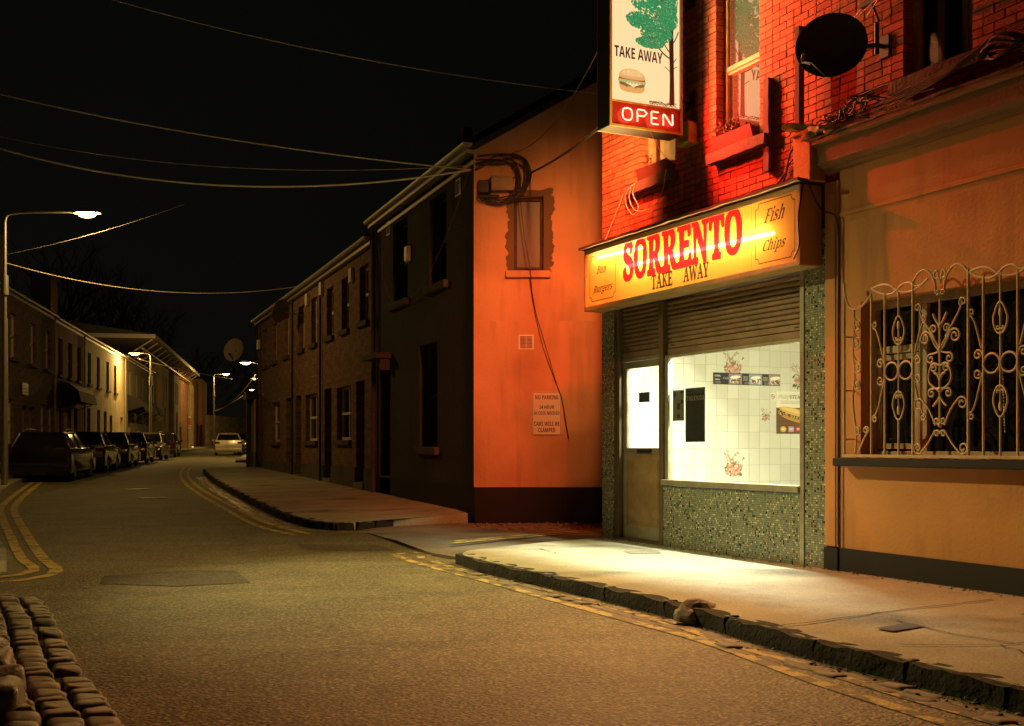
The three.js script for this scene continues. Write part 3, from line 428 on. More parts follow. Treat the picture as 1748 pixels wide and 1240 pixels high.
// ---------------------------------------------------------------- things on and in the shop front
// fascia sign: an open-backed light box with real tubes behind a yellow acrylic face
{
  const [a, b, c, d, z] = [0.0, 4.22, 2.93, 3.72, 0.27];
  const s = thing('fascia_sign', 'long yellow backlit fascia sign with red SORRENTO lettering over the shop window', 'sign', SH, [2.1, 2.93, 0]);
  const K = 430, tex = canvasTex(Math.round((b - a - 0.08) * K), Math.round((d - c - 0.12) * K), (g, w, h) => {
    const X = (u) => (u - a - 0.04) * K, Y = (v) => (d - 0.06 - v) * K;
    g.fillStyle = '#f0b048'; g.fillRect(0, 0, w, h);
    for (let i = 0; i < 2600; i++) { g.fillStyle = `rgba(${120 + 60 * rnd()},${70 + 40 * rnd()},20,${0.05 * rnd()})`; g.fillRect(rnd() * w, rnd() * h, 2 + 20 * rnd(), 1 + 3 * rnd()); }
    g.fillStyle = 'rgba(120,70,15,0.35)'; for (const u of [0.80, 3.44]) g.fillRect(X(u), 0, 3, h);
    g.fillStyle = '#d8141e'; g.textBaseline = 'alphabetic'; g.textAlign = 'left';
    const fit = (str, font, x0, x1, y0, y1, skew = 0, heavy = 0) => { g.save(); g.font = font; const m = g.measureText(str), tw = m.actualBoundingBoxRight + m.actualBoundingBoxLeft, th = m.actualBoundingBoxAscent + m.actualBoundingBoxDescent; const sx = (X(x1) - X(x0)) / tw, sy = (Y(y0) - Y(y1)) / th; g.setTransform(sx, 0, skew * sy, sy, X(x0) + m.actualBoundingBoxLeft * sx, Y(y0) - m.actualBoundingBoxDescent * sy); g.fillText(str, 0, 0); if (heavy) { g.strokeStyle = g.fillStyle; g.lineJoin = 'round'; g.lineWidth = heavy; g.strokeText(str, 0, 0); } g.restore(); };
    const word = 'SORRENTO'; let x = 0.925; const ws = [0.25, 0.30, 0.315, 0.315, 0.28, 0.325, 0.28, 0.31];
    [...word].forEach((ch, i) => { fit(ch, 'bold 200px serif', x + 0.006, x + ws[i] - 0.02, 3.215, 3.665, 0, 15); x += ws[i]; });
    g.fillStyle = '#4a1606'; fit('TAKE', 'bold 100px serif', 1.56, 2.0, 3.03, 3.19, 0, 4); fit('AWAY', 'bold 100px serif', 2.22, 2.70, 3.03, 3.19, 0, 4);
    fit('Fish', 'italic bold 100px serif', 3.64, 3.95, 3.43, 3.58, -0.28); fit('Chips', 'italic bold 100px serif', 3.62, 3.97, 3.12, 3.27, -0.28);
    fit('Bun', 'italic bold 100px serif', 0.27, 0.50, 3.38, 3.48, -0.28); fit('Burgers', 'italic bold 100px serif', 0.18, 0.66, 3.12, 3.24, -0.28);
    const frame = (u0, u1, v0, v1) => { const n = 0.055; g.strokeStyle = '#5a2008'; g.lineWidth = 4; g.beginPath(); const P = [[u0 + n, v1], [u1 - n, v1], [u1 - n, v1 - n, u1, v1 - n], [u1, v0 + n], [u1 - n, v0 + n, u1 - n, v0], [u0 + n, v0], [u0 + n, v0 + n, u0, v0 + n], [u0, v1 - n], [u0 + n, v1 - n, u0 + n, v1]]; P.forEach((p, i) => (p.length === 4 ? g.quadraticCurveTo(X(p[0]), Y(p[1]), X(p[2]), Y(p[3])) : i ? g.lineTo(X(p[0]), Y(p[1])) : g.moveTo(X(p[0]), Y(p[1])))); g.stroke(); };
    frame(0.10, 0.74, 3.05, 3.62); frame(3.51, 4.12, 3.04, 3.64);
  });
  part(s, 'box_back', [box(a + 0.01, b - 0.01, c + 0.03, d - 0.03, 0.004, 0.02)], std(0.36, 0.30, 0.16, 0.9));
  part(s, 'frame', [box(a, b, d - 0.055, d, 0.0, z, 0.006), box(a, b, c, c + 0.055, 0.0, z, 0.006), box(a, a + 0.035, c + 0.05, d - 0.05, 0.0, z, 0.004), box(b - 0.035, b, c + 0.05, d - 0.05, 0.0, z, 0.004)], std(0.62, 0.42, 0.16, 0.55, { map: T.rust }));
  part(s, 'top_flashing', rough(new THREE.BoxGeometry(4.32, 0.03, 0.36, 60, 1, 4), 0.015, 7).translate(2.11, 3.745, 0.145), M.wood);
  part(s, 'end_cap', [box(b, b + 0.012, c + 0.01, d - 0.005, 0.0, z)], M.render);
  const face = part(s, 'sign_face', plate([a + 0.036, c + 0.056, z - 0.03], [b - 0.036, c + 0.056, z - 0.03], [b - 0.036, d - 0.056, z - 0.03], [a + 0.036, d - 0.056, z - 0.03]), new THREE.MeshPhysicalMaterial({ map: tex, color: lin(1, 0.9, 0.7), transmission: 0.85, thickness: 0, roughness: 0.74, ior: 1.45 }), false);
  face.userData.label = 'yellow acrylic face lettered SORRENTO TAKE AWAY, Fish, Chips, Bun, Burgers';
  const tubeMat = new THREE.MeshStandardMaterial({ color: 0xffffff, emissive: lin(1, 0.95, 0.78), emissiveIntensity: 62 });
  part(s, 'fluorescent_tube', rod(V(0.20, 3.62, 0.165), V(1.25, 3.575, 0.165), 0.022, 0.022, 12), tubeMat);
  part(s, 'fluorescent_tube', rod(V(0.92, 3.40, 0.165), V(3.70, 3.335, 0.165), 0.022, 0.022, 12), tubeMat);
  area(s, lin(1, 0.66, 0.20), GLOW.fascia, 4.1, 0.66, [2.11, 3.32, z + 0.012], [2.11, 3.32, z + 1]);
}
// hanging sign, square to the front
const SGN = { u0: 1.885, u1: 2.141, w0: 0.20, w1: 1.157, v0: 4.70, v1: 6.80 };
{
  const { u0, u1, w0, w1, v0, v1 } = SGN, gableAim = V(1.15, 2.4, -18).applyMatrix4(SH.clone().invert()).toArray();
  const s = thing('hanging_sign', 'tall projecting light box reading TAKE AWAY with a red neon OPEN', 'sign', SH, [2.0, 4.7, 0]);
  const W = 540, H = 1040, tex = canvasTex(W, H, (g) => {
    g.fillStyle = '#fff0cd'; g.fillRect(0, 0, W, H);
    const vy = (v) => (6.76 - v) / (6.76 - 4.99) * H, fx = (f) => f * W;
    const lobes = [[0.74, 6.55, 0.30, 0.17], [0.46, 6.36, 0.26, 0.15], [0.82, 6.28, 0.2, 0.14], [0.58, 6.12, 0.34, 0.14], [0.80, 5.98, 0.2, 0.15], [0.44, 5.92, 0.26, 0.11], [0.66, 5.80, 0.28, 0.12], [0.56, 5.69, 0.24, 0.07], [0.84, 6.12, 0.14, 0.16]];
    g.fillStyle = '#27150c'; g.beginPath(); g.moveTo(fx(0.845), vy(5.03)); g.quadraticCurveTo(fx(0.865), vy(5.35), fx(0.84), vy(5.75)); g.lineTo(fx(0.86), vy(6.3)); g.lineTo(fx(0.90), vy(6.3)); g.quadraticCurveTo(fx(0.91), vy(5.6), fx(0.925), vy(5.03)); g.fill();
    g.strokeStyle = '#27150c'; g.lineCap = 'round';
    for (const [x0, y0, x1, y1, l] of [[0.86, 5.55, 0.62, 5.72, 9], [0.86, 5.62, 0.70, 5.86, 8], [0.87, 5.7, 0.98, 5.86, 7], [0.87, 5.85, 0.74, 6.08, 8], [0.88, 6.0, 0.97, 6.2, 6], [0.88, 6.05, 0.66, 6.3, 6], [0.86, 5.47, 0.95, 5.56, 5], [0.86, 5.40, 0.78, 5.45, 4], [0.88, 5.42, 0.96, 5.47, 4]]) { g.lineWidth = l; g.beginPath(); g.moveTo(fx(x0), vy(y0)); g.quadraticCurveTo(fx((x0 + x1) / 2), vy(y0 + 0.03), fx(x1), vy(y1)); g.stroke(); }
    for (const [cx, cy, rx, ry] of lobes) for (let i = 0; i < 420; i++) { const a = rnd() * 6.283, q = Math.sqrt(rnd()), x = fx(cx + Math.cos(a) * q * rx * 0.85), y = vy(cy + Math.sin(a) * q * ry * 0.85), r = 6 + 13 * rnd() * (1.1 - q); g.fillStyle = ['#0a9a6c', '#0c8f66', '#12a676', '#0a8a62'][Math.floor(rnd() * 4)]; g.beginPath(); for (let k = 0; k < 7; k++) { const b = k / 7 * 6.283, e = r * (0.6 + 0.6 * rnd()); g.lineTo(x + Math.cos(b) * e, y + Math.sin(b) * e); } g.fill(); }
    for (const [cx, cy, rx, ry] of lobes) for (let i = 0; i < 120; i++) { const a = rnd() * 6.283, q = Math.sqrt(rnd()); g.fillStyle = rnd() < 0.6 ? 'rgba(3,58,44,0.75)' : 'rgba(250,240,205,0.8)'; g.fillRect(fx(cx + Math.cos(a) * q * rx * 0.9), vy(cy + Math.sin(a) * q * ry * 0.9), 2 + 3 * rnd(), 2 + 2 * rnd()); }
    for (const [x, y] of [[0.66, 6.0], [0.70, 6.22], [0.58, 5.78]]) for (let i = 0; i < 26; i++) { g.fillStyle = rnd() < 0.6 ? '#241309' : '#e8d9b0'; g.fillRect(fx(x + rr(-0.05, 0.05)), vy(y + rr(-0.04, 0.04)), 2 + 8 * rnd(), 2 + 4 * rnd()); }
    g.fillStyle = '#27150c'; for (let i = 0; i < 150; i++) g.fillRect(fx(rr(0.55, 0.95)), vy(5.03 + rr(-0.012, 0.012) * (1 + rnd())), 3 + 10 * rnd(), 2 + 2 * rnd());
    g.fillStyle = '#160a06'; g.save(); g.font = 'bold 100px sans-serif'; const m = g.measureText('TAKE AWAY'); g.setTransform(fx(0.70) / m.width, 0, 0, 0.98, fx(0.045), vy(5.475)); g.fillText('TAKE AWAY', 0, 0); g.restore();
    // burger
    const bx = fx(0.30), by = vy(5.25); g.save(); g.translate(bx, by);
    const blob = (c, y, w, h, top) => { g.fillStyle = c; g.beginPath(); if (top) { g.moveTo(-w, y); g.bezierCurveTo(-w, y - h * 1.35, w, y - h * 1.35, w, y); g.quadraticCurveTo(0, y + h * 0.25, -w, y); } else { g.moveTo(-w, y); g.quadraticCurveTo(0, y + 10, w, y); g.bezierCurveTo(w, y + h, w * 0.6, y + h, 0, y + h); g.bezierCurveTo(-w * 0.6, y + h, -w, y + h, -w, y); } g.fill(); };
    blob('#d9b27a', 40, 100, 48, false); blob('#8a5a34', 22, 104, 28, false); g.fillStyle = '#7d6a55'; for (const q of [-40, 30]) { g.beginPath(); g.moveTo(q - 40, 28); g.lineTo(q + 36, 28); g.lineTo(q, 58); g.fill(); } g.fillStyle = '#f3e9c2'; g.beginPath(); g.moveTo(-70, 22); g.lineTo(80, 22); g.lineTo(10, 52); g.fill();
    g.fillStyle = '#a9c48e'; g.beginPath(); g.moveTo(-108, 6); for (let i = 0; i <= 18; i++) g.lineTo(-108 + i * 12, 20 + (i % 2) * 12); g.lineTo(108, 2); g.fill(); g.fillStyle = '#b9482c'; g.fillRect(-102, -8, 204, 16); blob('#dcb986', -4, 104, 62, true); blob('#e9cd9e', -22, 84, 42, true);
    g.fillStyle = '#f4e6c4'; for (let i = 0; i < 30; i++) { g.beginPath(); g.ellipse(rr(-70, 70), rr(-52, -22), 4, 2, rnd() * 3, 0, 7); g.fill(); } g.restore();
  });
  part(s, 'cabinet', [box(u0, u1, v0, v1, w1 - 0.02, w1, 0.004), box(u0, u1, v0, v1, w0, w0 + 0.02, 0.004), box(u0, u1, v1 - 0.02, v1, w0 + 0.02, w1 - 0.02), box(u0, u1, v0, v0 + 0.02, w0 + 0.02, w1 - 0.02), box(u0 + 0.1, u1 - 0.1, v0 + 0.02, v1 - 0.02, w0 + 0.02, w1 - 0.02)], std(0.05, 0.04, 0.032, 0.5, { map: T.rust }));
  for (const sd of [1, -1]) {
    const u = sd > 0 ? u1 : u0, q = (w, v, o) => [u + sd * o, v, w], L = sd > 0 ? w1 : w0, R = sd > 0 ? w0 : w1, i = sd > 0 ? -1 : 1;
    const p = part(s, 'poster_panel', plate(q(L + i * 0.03, 4.99, -0.012), q(R - i * 0.03, 4.99, -0.012), q(R - i * 0.03, v1 - 0.04, -0.012), q(L + i * 0.03, v1 - 0.04, -0.012)), new THREE.MeshStandardMaterial({ map: tex, color: lin(0.12, 0.12, 0.12), emissive: lin(1, 0.86, 0.62), emissiveMap: tex, emissiveIntensity: 0.96, roughness: 0.35 }), false);
    p.userData.label = 'backlit cream panel printed with a green tree, a burger and TAKE AWAY';
    part(s, 'open_panel', plate(q(L + i * 0.02, v0 + 0.02, -0.01), q(R - i * 0.02, v0 + 0.02, -0.01), q(R - i * 0.02, 4.975, -0.01), q(L + i * 0.02, 4.975, -0.01)), std(0.34, 0.04, 0.022, 0.3));
    const bars = (uu, t) => [box(uu - t, uu + t, v0, v1, w1 - 0.03, w1 - 0.002), box(uu - t, uu + t, v0, v1, w0 + 0.002, w0 + 0.03), box(uu - t, uu + t, v0, v0 + 0.025, w0 + 0.03, w1 - 0.03), box(uu - t, uu + t, v1 - 0.03, v1, w0 + 0.03, w1 - 0.03), box(uu - t, uu + t, 4.975, 4.99, w0 + 0.03, w1 - 0.03)];
    part(s, 'panel_frame', bars(u + sd * 0.004, 0.008), std(0.55, 0.34, 0.09, 0.5));
    // neon letters: strokes in panel units (0..1 across, 0..1 up)
    const strokes = [[[0.02, 0.1], [0.0, 0.5], [0.02, 0.9], [0.1, 1], [0.17, 0.9], [0.19, 0.5], [0.17, 0.1], [0.1, 0], [0.04, 0.06]], [[0.29, 0], [0.29, 1], [0.42, 1], [0.475, 0.78], [0.42, 0.5], [0.30, 0.5]], [[0.70, 1], [0.565, 1], [0.565, 0.5], [0.675, 0.5]], [[0.565, 0.5], [0.565, 0], [0.70, 0]], [[0.80, 0], [0.80, 1], [0.985, 0], [0.985, 1]]];
    const neon = part(s, 'neon_lettering', strokes.map((l) => { const fine = []; l.forEach((p0, k) => { if (k) { const a = l[k - 1]; for (const t of [0.12, 0.5, 0.88]) fine.push([a[0] + (p0[0] - a[0]) * t, a[1] + (p0[1] - a[1]) * t]); } else fine.push(p0); }); fine.push(l[l.length - 1]); return tube(fine.map(([x, y]) => V(...q(L + i * (0.15 + x * 0.665), 4.775 + y * 0.135, 0.03))), 0.0085, 8, 60); }), new THREE.MeshStandardMaterial({ color: lin(0.9, 0.3, 0.25), emissive: lin(1, 0.16, 0.10), emissiveIntensity: 7 })); neon.userData.label = 'red neon tubing spelling OPEN';
    const wm = sd > 0 ? (w0 + w1) / 2 : w1 - 0.14;
    for (const v of [5.3, 5.85, 6.4]) beam(s, sd > 0 ? lin(1, 0.46, 0.15) : lin(1, 0.31, 0.075), (sd > 0 ? GLOW.poster : GLOW.back) / 3, [u + sd * 0.03, v, wm], sd > 0 ? [u + sd, v, wm] : gableAim, sd > 0 ? 1.45 : 0.7, sd > 0 ? 0.5 : 1, sd > 0 ? 0 : 5);
    for (const k of sd > 0 ? [-0.2, 0.2] : [-0.3, 0.05]) beam(s, lin(1, 0.035, 0.015), GLOW.neon / 2 * (sd > 0 ? 1 : 1.2), [u + sd * 0.05, 4.845, wm + k], sd > 0 ? [u + sd, 4.845, wm + k] : gableAim, sd > 0 ? 1.45 : 0.62, sd > 0 ? 0.4 : 1, sd > 0 ? 0 : 5);
  }
  for (const v of [5.15, 6.3]) part(s, 'bracket', [box(1.96, 2.06, v - 0.035, v + 0.035, 0.0, w0 + 0.01), box(1.92, 2.10, v - 0.09, v + 0.09, 0.0, 0.012)], M.black);
}
solo('cable_box', 'small yellow electrical box on the brick beside the hanging sign', 'box', [box(2.02, 2.17, 4.66, 4.86, 0.01, 0.13, 0.01), box(2.03, 2.16, 4.85, 4.875, 0.005, 0.14, 0.005), box(1.96, 2.2, 4.62, 4.655, 0.003, 0.16, 0.004)], M.yellowBox, SH, [2.09, 4.62, 0]);
// posters on the glass: their backlit darkness is put into the print colours
const printed = (tex) => std(1, 1, 1, 0.7, { map: tex });
const onGlass = (name, label, cat, u0, u1, v0, v1, tex, w = -0.066) => { const t = thing(name, label, cat, SH, [u0, v0, w]); part(t, 'sheet', box(u0, u1, v0, v1, w - 0.001, w), std(0.4, 0.38, 0.33, 0.9)); part(t, 'print', plate([u0, v0, w + 0.0015], [u1, v0, w + 0.0015], [u1, v1, w + 0.0015], [u0, v1, w + 0.0015]), printed(tex), false); return t; };
onGlass('poster', 'tall poster coloured dark as backlit, headed TALENTO, taped inside the shop window', 'poster', 1.815, 2.205, 1.235, 1.86, canvasTex(320, 512, (g, w, h) => {
  g.fillStyle = '#0c0b0a'; g.fillRect(0, 0, w, h); g.fillStyle = '#15130f'; g.fillRect(0, 120, w, 270); g.fillStyle = '#3a1712'; for (let y = 230; y < 300; y += 18) g.fillRect(40, y, 230 - (y % 50), 5); g.fillStyle = '#2a2a22'; for (let y = 140; y < 220; y += 14) g.fillRect(30, y, 240 - (y % 60), 4); for (let y = 410; y < 490; y += 14) g.fillRect(60, y, 210 - (y % 70), 4); g.strokeStyle = '#6a665a'; g.strokeRect(24, 420, 40, 44); g.fillStyle = '#8f8a78'; g.font = 'bold 58px serif'; const m = g.measureText('TALENTO'); g.save(); g.translate(14, 118); g.scale((w - 28) / m.width, 1); g.fillText('TALENTO', 0, 0); g.restore(); g.fillStyle = '#55503f'; for (let x = 20; x < 290; x += 17) g.fillRect(x, 40 + 6 * Math.sin(x), 11, 10);
}));
onGlass('notice', 'newspaper cutting greyed as backlit, taped inside the shop window', 'notice', 1.55, 1.79, 1.485, 1.85, canvasTex(200, 300, (g, w, h) => { g.fillStyle = '#77736a'; g.fillRect(0, 0, w, h); g.fillStyle = '#55524a'; for (let c = 0; c < 3; c++) for (let y = 14; y < h - 10; y += 7) g.fillRect(8 + c * 64, y, 40 + 16 * rnd(), 3); g.fillStyle = '#2c2a26'; g.fillRect(10, 20, 50, 42); g.fillRect(76, 130, 56, 60); g.fillRect(130, 10, 60, 26); g.fillRect(80, 236, 48, 40); g.fillRect(10, 40, 30, 40); g.fillRect(140, 100, 44, 34); }));
{
  const t = thing('door_sign', 'small black sign hanging on a string inside the door glass', 'sign', SH, [0.83, 1.74, -0.11]);
  part(t, 'board', box(0.715, 0.955, 1.735, 1.86, -0.125, -0.115), M.black); part(t, 'print', plate([0.72, 1.74, -0.1135], [0.95, 1.74, -0.1135], [0.95, 1.855, -0.1135], [0.72, 1.855, -0.1135]), printed(canvasTex(128, 64, (g) => { g.fillStyle = '#0a0a09'; g.fillRect(0, 0, 128, 64); g.fillStyle = '#3a3a34'; g.fillRect(16, 26, 40, 4); g.fillRect(22, 36, 30, 4); g.strokeStyle = '#44443c'; g.lineWidth = 3; g.strokeRect(18, 14, 44, 38); })), false);
  part(t, 'string', [rod(V(0.83, 2.16, -0.12), V(0.83, 2.08, -0.12), 0.002), rod(V(0.83, 2.08, -0.12), V(0.775, 1.86, -0.12), 0.002), rod(V(0.83, 2.08, -0.12), V(0.895, 1.86, -0.12), 0.002)], M.cable);
}
// prints on the tiled wall (x = 0.302, z negative inwards)
const onWall = (s0, s1, v0, v1, o = 0.3035) => plate([o, v0, -s0], [o, v0, -s1], [o, v1, -s1], [o, v1, -s0]);
const flowers = (n) => canvasTex(256, 256, (g, w) => {
  g.clearRect(0, 0, w, w); g.lineCap = 'round';
  for (let i = 0; i < 9; i++) { const x1 = 128 + rr(-90, 110), y1 = 20 + rnd() * 110; g.strokeStyle = ['#8f7a4c', '#a08a5c'][i % 2]; g.lineWidth = 2.5; g.beginPath(); g.moveTo(128 + rr(-20, 20), 170); g.quadraticCurveTo(128 + rr(-60, 60), 110, x1, y1); g.stroke(); for (let k = 0; k < 5; k++) { g.fillStyle = ['#b89a55', '#c7a97a', '#c98f7c'][k % 3]; g.beginPath(); g.ellipse(x1 + rr(-14, 14), y1 + rr(-4, 34), 3.5, 6, rnd() * 3, 0, 7); g.fill(); } }
  for (let i = 0; i < 26; i++) { g.fillStyle = ['#7d7040', '#8c7a4a', '#6f6a3a'][i % 3]; g.beginPath(); g.ellipse(128 + rr(-75, 75), 180 + rr(-45, 50), 7, 17, rnd() * 3.1, 0, 7); g.fill(); }
  for (const [x, y, r] of [[95, 165, 26], [150, 190, 32], [195, 160, 18], [70, 205, 18], [120, 215, 20]].slice(0, n)) for (let k = 0; k < 6; k++) { const a = k * 1.047 + r; g.fillStyle = ['#d59a86', '#dcae97', '#c98672'][k % 3]; g.beginPath(); g.ellipse(x + Math.cos(a) * r * 0.6, y + Math.sin(a) * r * 0.6, r * 0.55, r * 0.38, a, 0, 7); g.fill(); }
  for (const [x, y, r] of [[95, 165, 6], [150, 190, 8], [195, 160, 5]]) { g.fillStyle = '#a8763c'; g.beginPath(); g.arc(x, y, r, 0, 7); g.fill(); }
  g.fillStyle = '#8a5a3a'; g.beginPath(); g.ellipse(222, 96, 9, 4, 0.7, 0, 7); g.ellipse(216, 104, 9, 4, -0.7, 0, 7); g.fill();
});
const decal = (tex) => new THREE.MeshStandardMaterial({ map: tex, roughness: 0.2, transparent: true, alphaTest: 0.3 });
const fA = decal(flowers(5)), fB = decal(flowers(3));
for (const [s, v, r, m] of [[1.87, 2.33, 0.23, fA], [1.88, 0.97, 0.23, fA], [3.02, 2.17, 0.22, fB], [2.42, 1.63, 0.11, fB]]) { const d = part(tiled, 'flower_print', onWall(s - r, s + r, v - r, v + r), m, false); d.userData.label = 'pink and brown flowers printed on the tiles'; }
function wallPrint(name, label, cat, s0, s1, v0, v1, tex) { const t = thing(name, label, cat, SH, [0.304, v0, -s0]); part(t, 'sheet', box(0.3025, 0.3055, v0, v1, -s1, -s0), M.whitePaint); part(t, 'print', onWall(s0, s1, v0, v1, 0.307), printed(tex), false); }
wallPrint('menu_strip', 'long menu strip with food pictures on the tiled wall', 'menu', 1.54, 2.67, 2.02, 2.18, canvasTex(1024, 150, (g, w, h) => {
  g.fillStyle = '#2b2622'; g.fillRect(0, 0, w, h); g.fillStyle = '#e6dfcf'; g.font = 'bold 34px sans-serif'; g.fillText('COOL', 24, 52); g.font = 'bold 26px sans-serif'; g.fillText('DEALS', 26, 96); g.fillStyle = '#9a8f80'; for (const x of [26, 470, 770]) for (let y = 112; y < 134; y += 10) g.fillRect(x, y, 90, 4); g.fillStyle = '#c9bfa9'; g.font = 'italic 40px serif'; g.fillText('Cafe', 146, 80);
  for (const [x, c] of [[232, '#8d7d8a'], [540, '#8fa0a4'], [842, '#a88c80']]) { g.fillStyle = c; g.fillRect(x, 8, 200, h - 16); for (let i = 0; i < 60; i++) { g.fillStyle = ['#e9e2d3', '#5b4636', '#b79068', '#cfc3b4', '#7a4a3a'][i % 5]; g.beginPath(); g.ellipse(x + 100 + rr(-75, 75), 85 + rr(-36, 40), 8 + 16 * rnd(), 5 + 7 * rnd(), rnd(), 0, 7); g.fill(); } g.fillStyle = '#efe8d8'; g.beginPath(); g.ellipse(x + 100, 52, 78, 22, -0.1, 0, 7); g.fill(); }
  g.fillStyle = '#b7ad9a'; for (const x of [450, 752]) for (let y = 40; y < 90; y += 15) g.fillRect(x, y, 74, 6);
}));
wallPrint('steak_poster', 'poster of a filled roll reading Philly STEAK on the tiled wall', 'poster', 2.60, 3.22, 1.36, 1.95, canvasTex(512, 490, (g, w, h) => {
  g.fillStyle = '#efe6cf'; g.fillRect(0, 0, w, h); g.fillStyle = '#a6947a'; g.font = 'italic 58px serif'; g.fillText('Philly', 24, 84); g.fillStyle = '#2a221b'; g.font = 'bold 58px serif'; g.fillText('STEAK', 190, 84); g.fillStyle = '#a99f8a'; for (let y = 110; y < 140; y += 14) g.fillRect(60, y, 360, 4);
  g.fillStyle = '#6a4c28'; g.fillRect(0, 190, w, 300); for (let i = 0; i < 90; i++) { g.fillStyle = `rgba(${60 + 60 * rnd()},${40 + 30 * rnd()},20,0.35)`; g.fillRect(0, 190 + rnd() * 230, w, 2 + 3 * rnd()); }
  g.fillStyle = '#b98a3c'; g.beginPath(); g.ellipse(270, 290, 250, 60, 0.22, 0, 7); g.fill(); for (let i = 0; i < 170; i++) { g.fillStyle = ['#3b2415', '#6d4a22', '#8a9a3a', '#c9b47a', '#a0492c', '#5a3218'][i % 6]; const t = rr(-210, 210); g.beginPath(); g.ellipse(270 + t, 282 + t * 0.22 + rr(-26, 26), 10 + 12 * rnd(), 6 + 7 * rnd(), rnd() * 3, 0, 7); g.fill(); } g.fillStyle = '#dcae5c'; g.beginPath(); g.ellipse(280, 240, 245, 42, 0.2, 0, 7); g.fill(); g.fillStyle = '#e9c47c'; g.beginPath(); g.ellipse(280, 230, 215, 22, 0.2, 0, 7); g.fill();
  for (const [x, c] of [[100, '#d0a52c'], [215, '#b98aa8'], [320, '#b8352a'], [425, '#7a8a3a']]) { g.fillStyle = c; g.beginPath(); g.roundRect(x - 42, 404, 84, 66, x === 100 ? 33 : 10); g.fill(); g.fillStyle = '#f2ead6'; g.fillRect(x - 26, 424, 52, 7); g.fillRect(x - 26, 440, 52, 7); }
}));
wallPrint('no_smoking_sticker', 'small round no smoking sticker on the tiled wall', 'sticker', 2.50, 2.585, 1.81, 1.92, canvasTex(96, 128, (g) => { g.fillStyle = '#f2ecd9'; g.fillRect(0, 0, 96, 128); g.strokeStyle = '#8c4a36'; g.lineWidth = 9; g.beginPath(); g.arc(48, 52, 34, 0, 7); g.moveTo(24, 28); g.lineTo(72, 76); g.stroke(); g.fillStyle = '#3a332a'; g.fillRect(26, 50, 44, 7); g.fillStyle = '#7c93a0'; g.fillRect(14, 100, 68, 6); g.fillRect(20, 112, 56, 5); }));
// flower boxes
function planter(a, b, label, dry) {
  const t = thing('flower_box', label, 'planter', SH, [(a + b) / 2, 4.415, 0]);
  part(t, 'trough', sheet([[-0.05, 4.417], [0.06, 4.417], [0.10, 4.57], [0.085, 4.57], [0.08, 4.555], [-0.06, 4.555], [-0.07, 4.57], [-0.08, 4.57]], b - a).rotateY(-Math.PI / 2).translate(b, 0, 0), M.terracotta);
  part(t, 'soil', box(a + 0.01, b - 0.01, 4.53, 4.552, -0.06, 0.078), M.moss);
  const stems = [], leaves = []; for (let i = 0; i < (dry ? 70 : 14); i++) { const x = a + 0.04 + rnd() * (b - a) * 0.55, z = rr(-0.04, 0.07), h = rr(0.06, 0.2), tip = V(x + rr(-0.08, 0.08), 4.55 + h, z + rr(-0.04, 0.07)); stems.push(tube([V(x, 4.55, z), V((x + tip.x) / 2 + rr(-0.01, 0.01), 4.55 + h * 0.6, (z + tip.z) / 2), tip], 0.0016, 3, 5)); for (let k = 0; k < 5; k++) { const q = V(x, 4.55, z).lerp(tip, 0.4 + 0.6 * rnd()); leaves.push(new THREE.PlaneGeometry(0.016, 0.03).rotateX(rnd() * 6).rotateY(rnd() * 6).translate(q.x + rr(-0.012, 0.012), q.y, q.z + rr(-0.012, 0.012))); } }
  const s = part(t, 'stems', stems, M.leafDry), l = part(t, 'leaves', leaves, M.leaf); s.userData.kind = l.userData.kind = 'stuff';
}
planter(2.55, 3.24, 'brown trough of straggly plants on the sill below the mirrored sign', true); planter(0.98, 1.66, 'dark trough on the sill of the window behind the hanging sign', false);
// posts, dish, rubble and cables on the ledge
solo('timber_post', 'short dark timber batten fixed upright on the brick wall', 'post', rough(new THREE.BoxGeometry(0.085, 0.96, 0.07, 2, 14, 2), 0.012, 8).translate(3.47, 4.50, 0.04), M.wood, SH, [3.47, 4.02, 0.04]);
{
  const t = thing('satellite_dish', 'dark round satellite dish on the brick wall above the rendered shopfront', 'satellite dish', SH, [4.9, 4.77, 0.0]);
  const C = V(4.90, 4.78, 0.46), prof = []; for (let i = 0; i <= 14; i++) { const r = 0.305 * i / 14; prof.push(new THREE.Vector2(r, 0.55 * r * r)); } prof.push(new THREE.Vector2(0.309, 0.051)); for (let i = 14; i >= 0; i--) { const r = 0.305 * i / 14; prof.push(new THREE.Vector2(r, 0.55 * r * r - 0.006)); }
  const dir = V(0.62, 0.20, 0.74).normalize(), Q = new THREE.Quaternion().setFromUnitVectors(V(0, 1, 0), dir), put = (g) => g.applyQuaternion(Q).translate(C.x, C.y, C.z);
  part(t, 'reflector', put(new THREE.LatheGeometry(prof, 40).scale(1.06, 1, 1)), M.dish);
  const bot = C.clone().add(V(0.03, -0.28, 0.09)), lnb = C.clone().add(V(0.0, -0.13, 0.27));
  part(t, 'arm', [rod(bot, lnb, 0.016), rod(bot, C.clone().addScaledVector(dir, -0.06), 0.014)], M.black);
  part(t, 'receiver', [rod(lnb, lnb.clone().addScaledVector(dir, -0.09), 0.032, 0.026, 12), box(lnb.x - 0.03, lnb.x + 0.03, lnb.y - 0.05, lnb.y + 0.03, lnb.z - 0.02, lnb.z + 0.06, 0.01)], M.black);
  part(t, 'wall_bracket', [rod(C.clone().addScaledVector(dir, -0.05), V(5.08, 4.80, 0.10), 0.022), rod(V(5.08, 4.80, 0.10), V(5.08, 4.80, 0.0), 0.022), box(5.02, 5.14, 4.70, 4.90, 0.003, 0.02), rod(V(5.08, 4.72, 0.10), V(5.08, 5.0, 0.10), 0.022)], M.black);
}
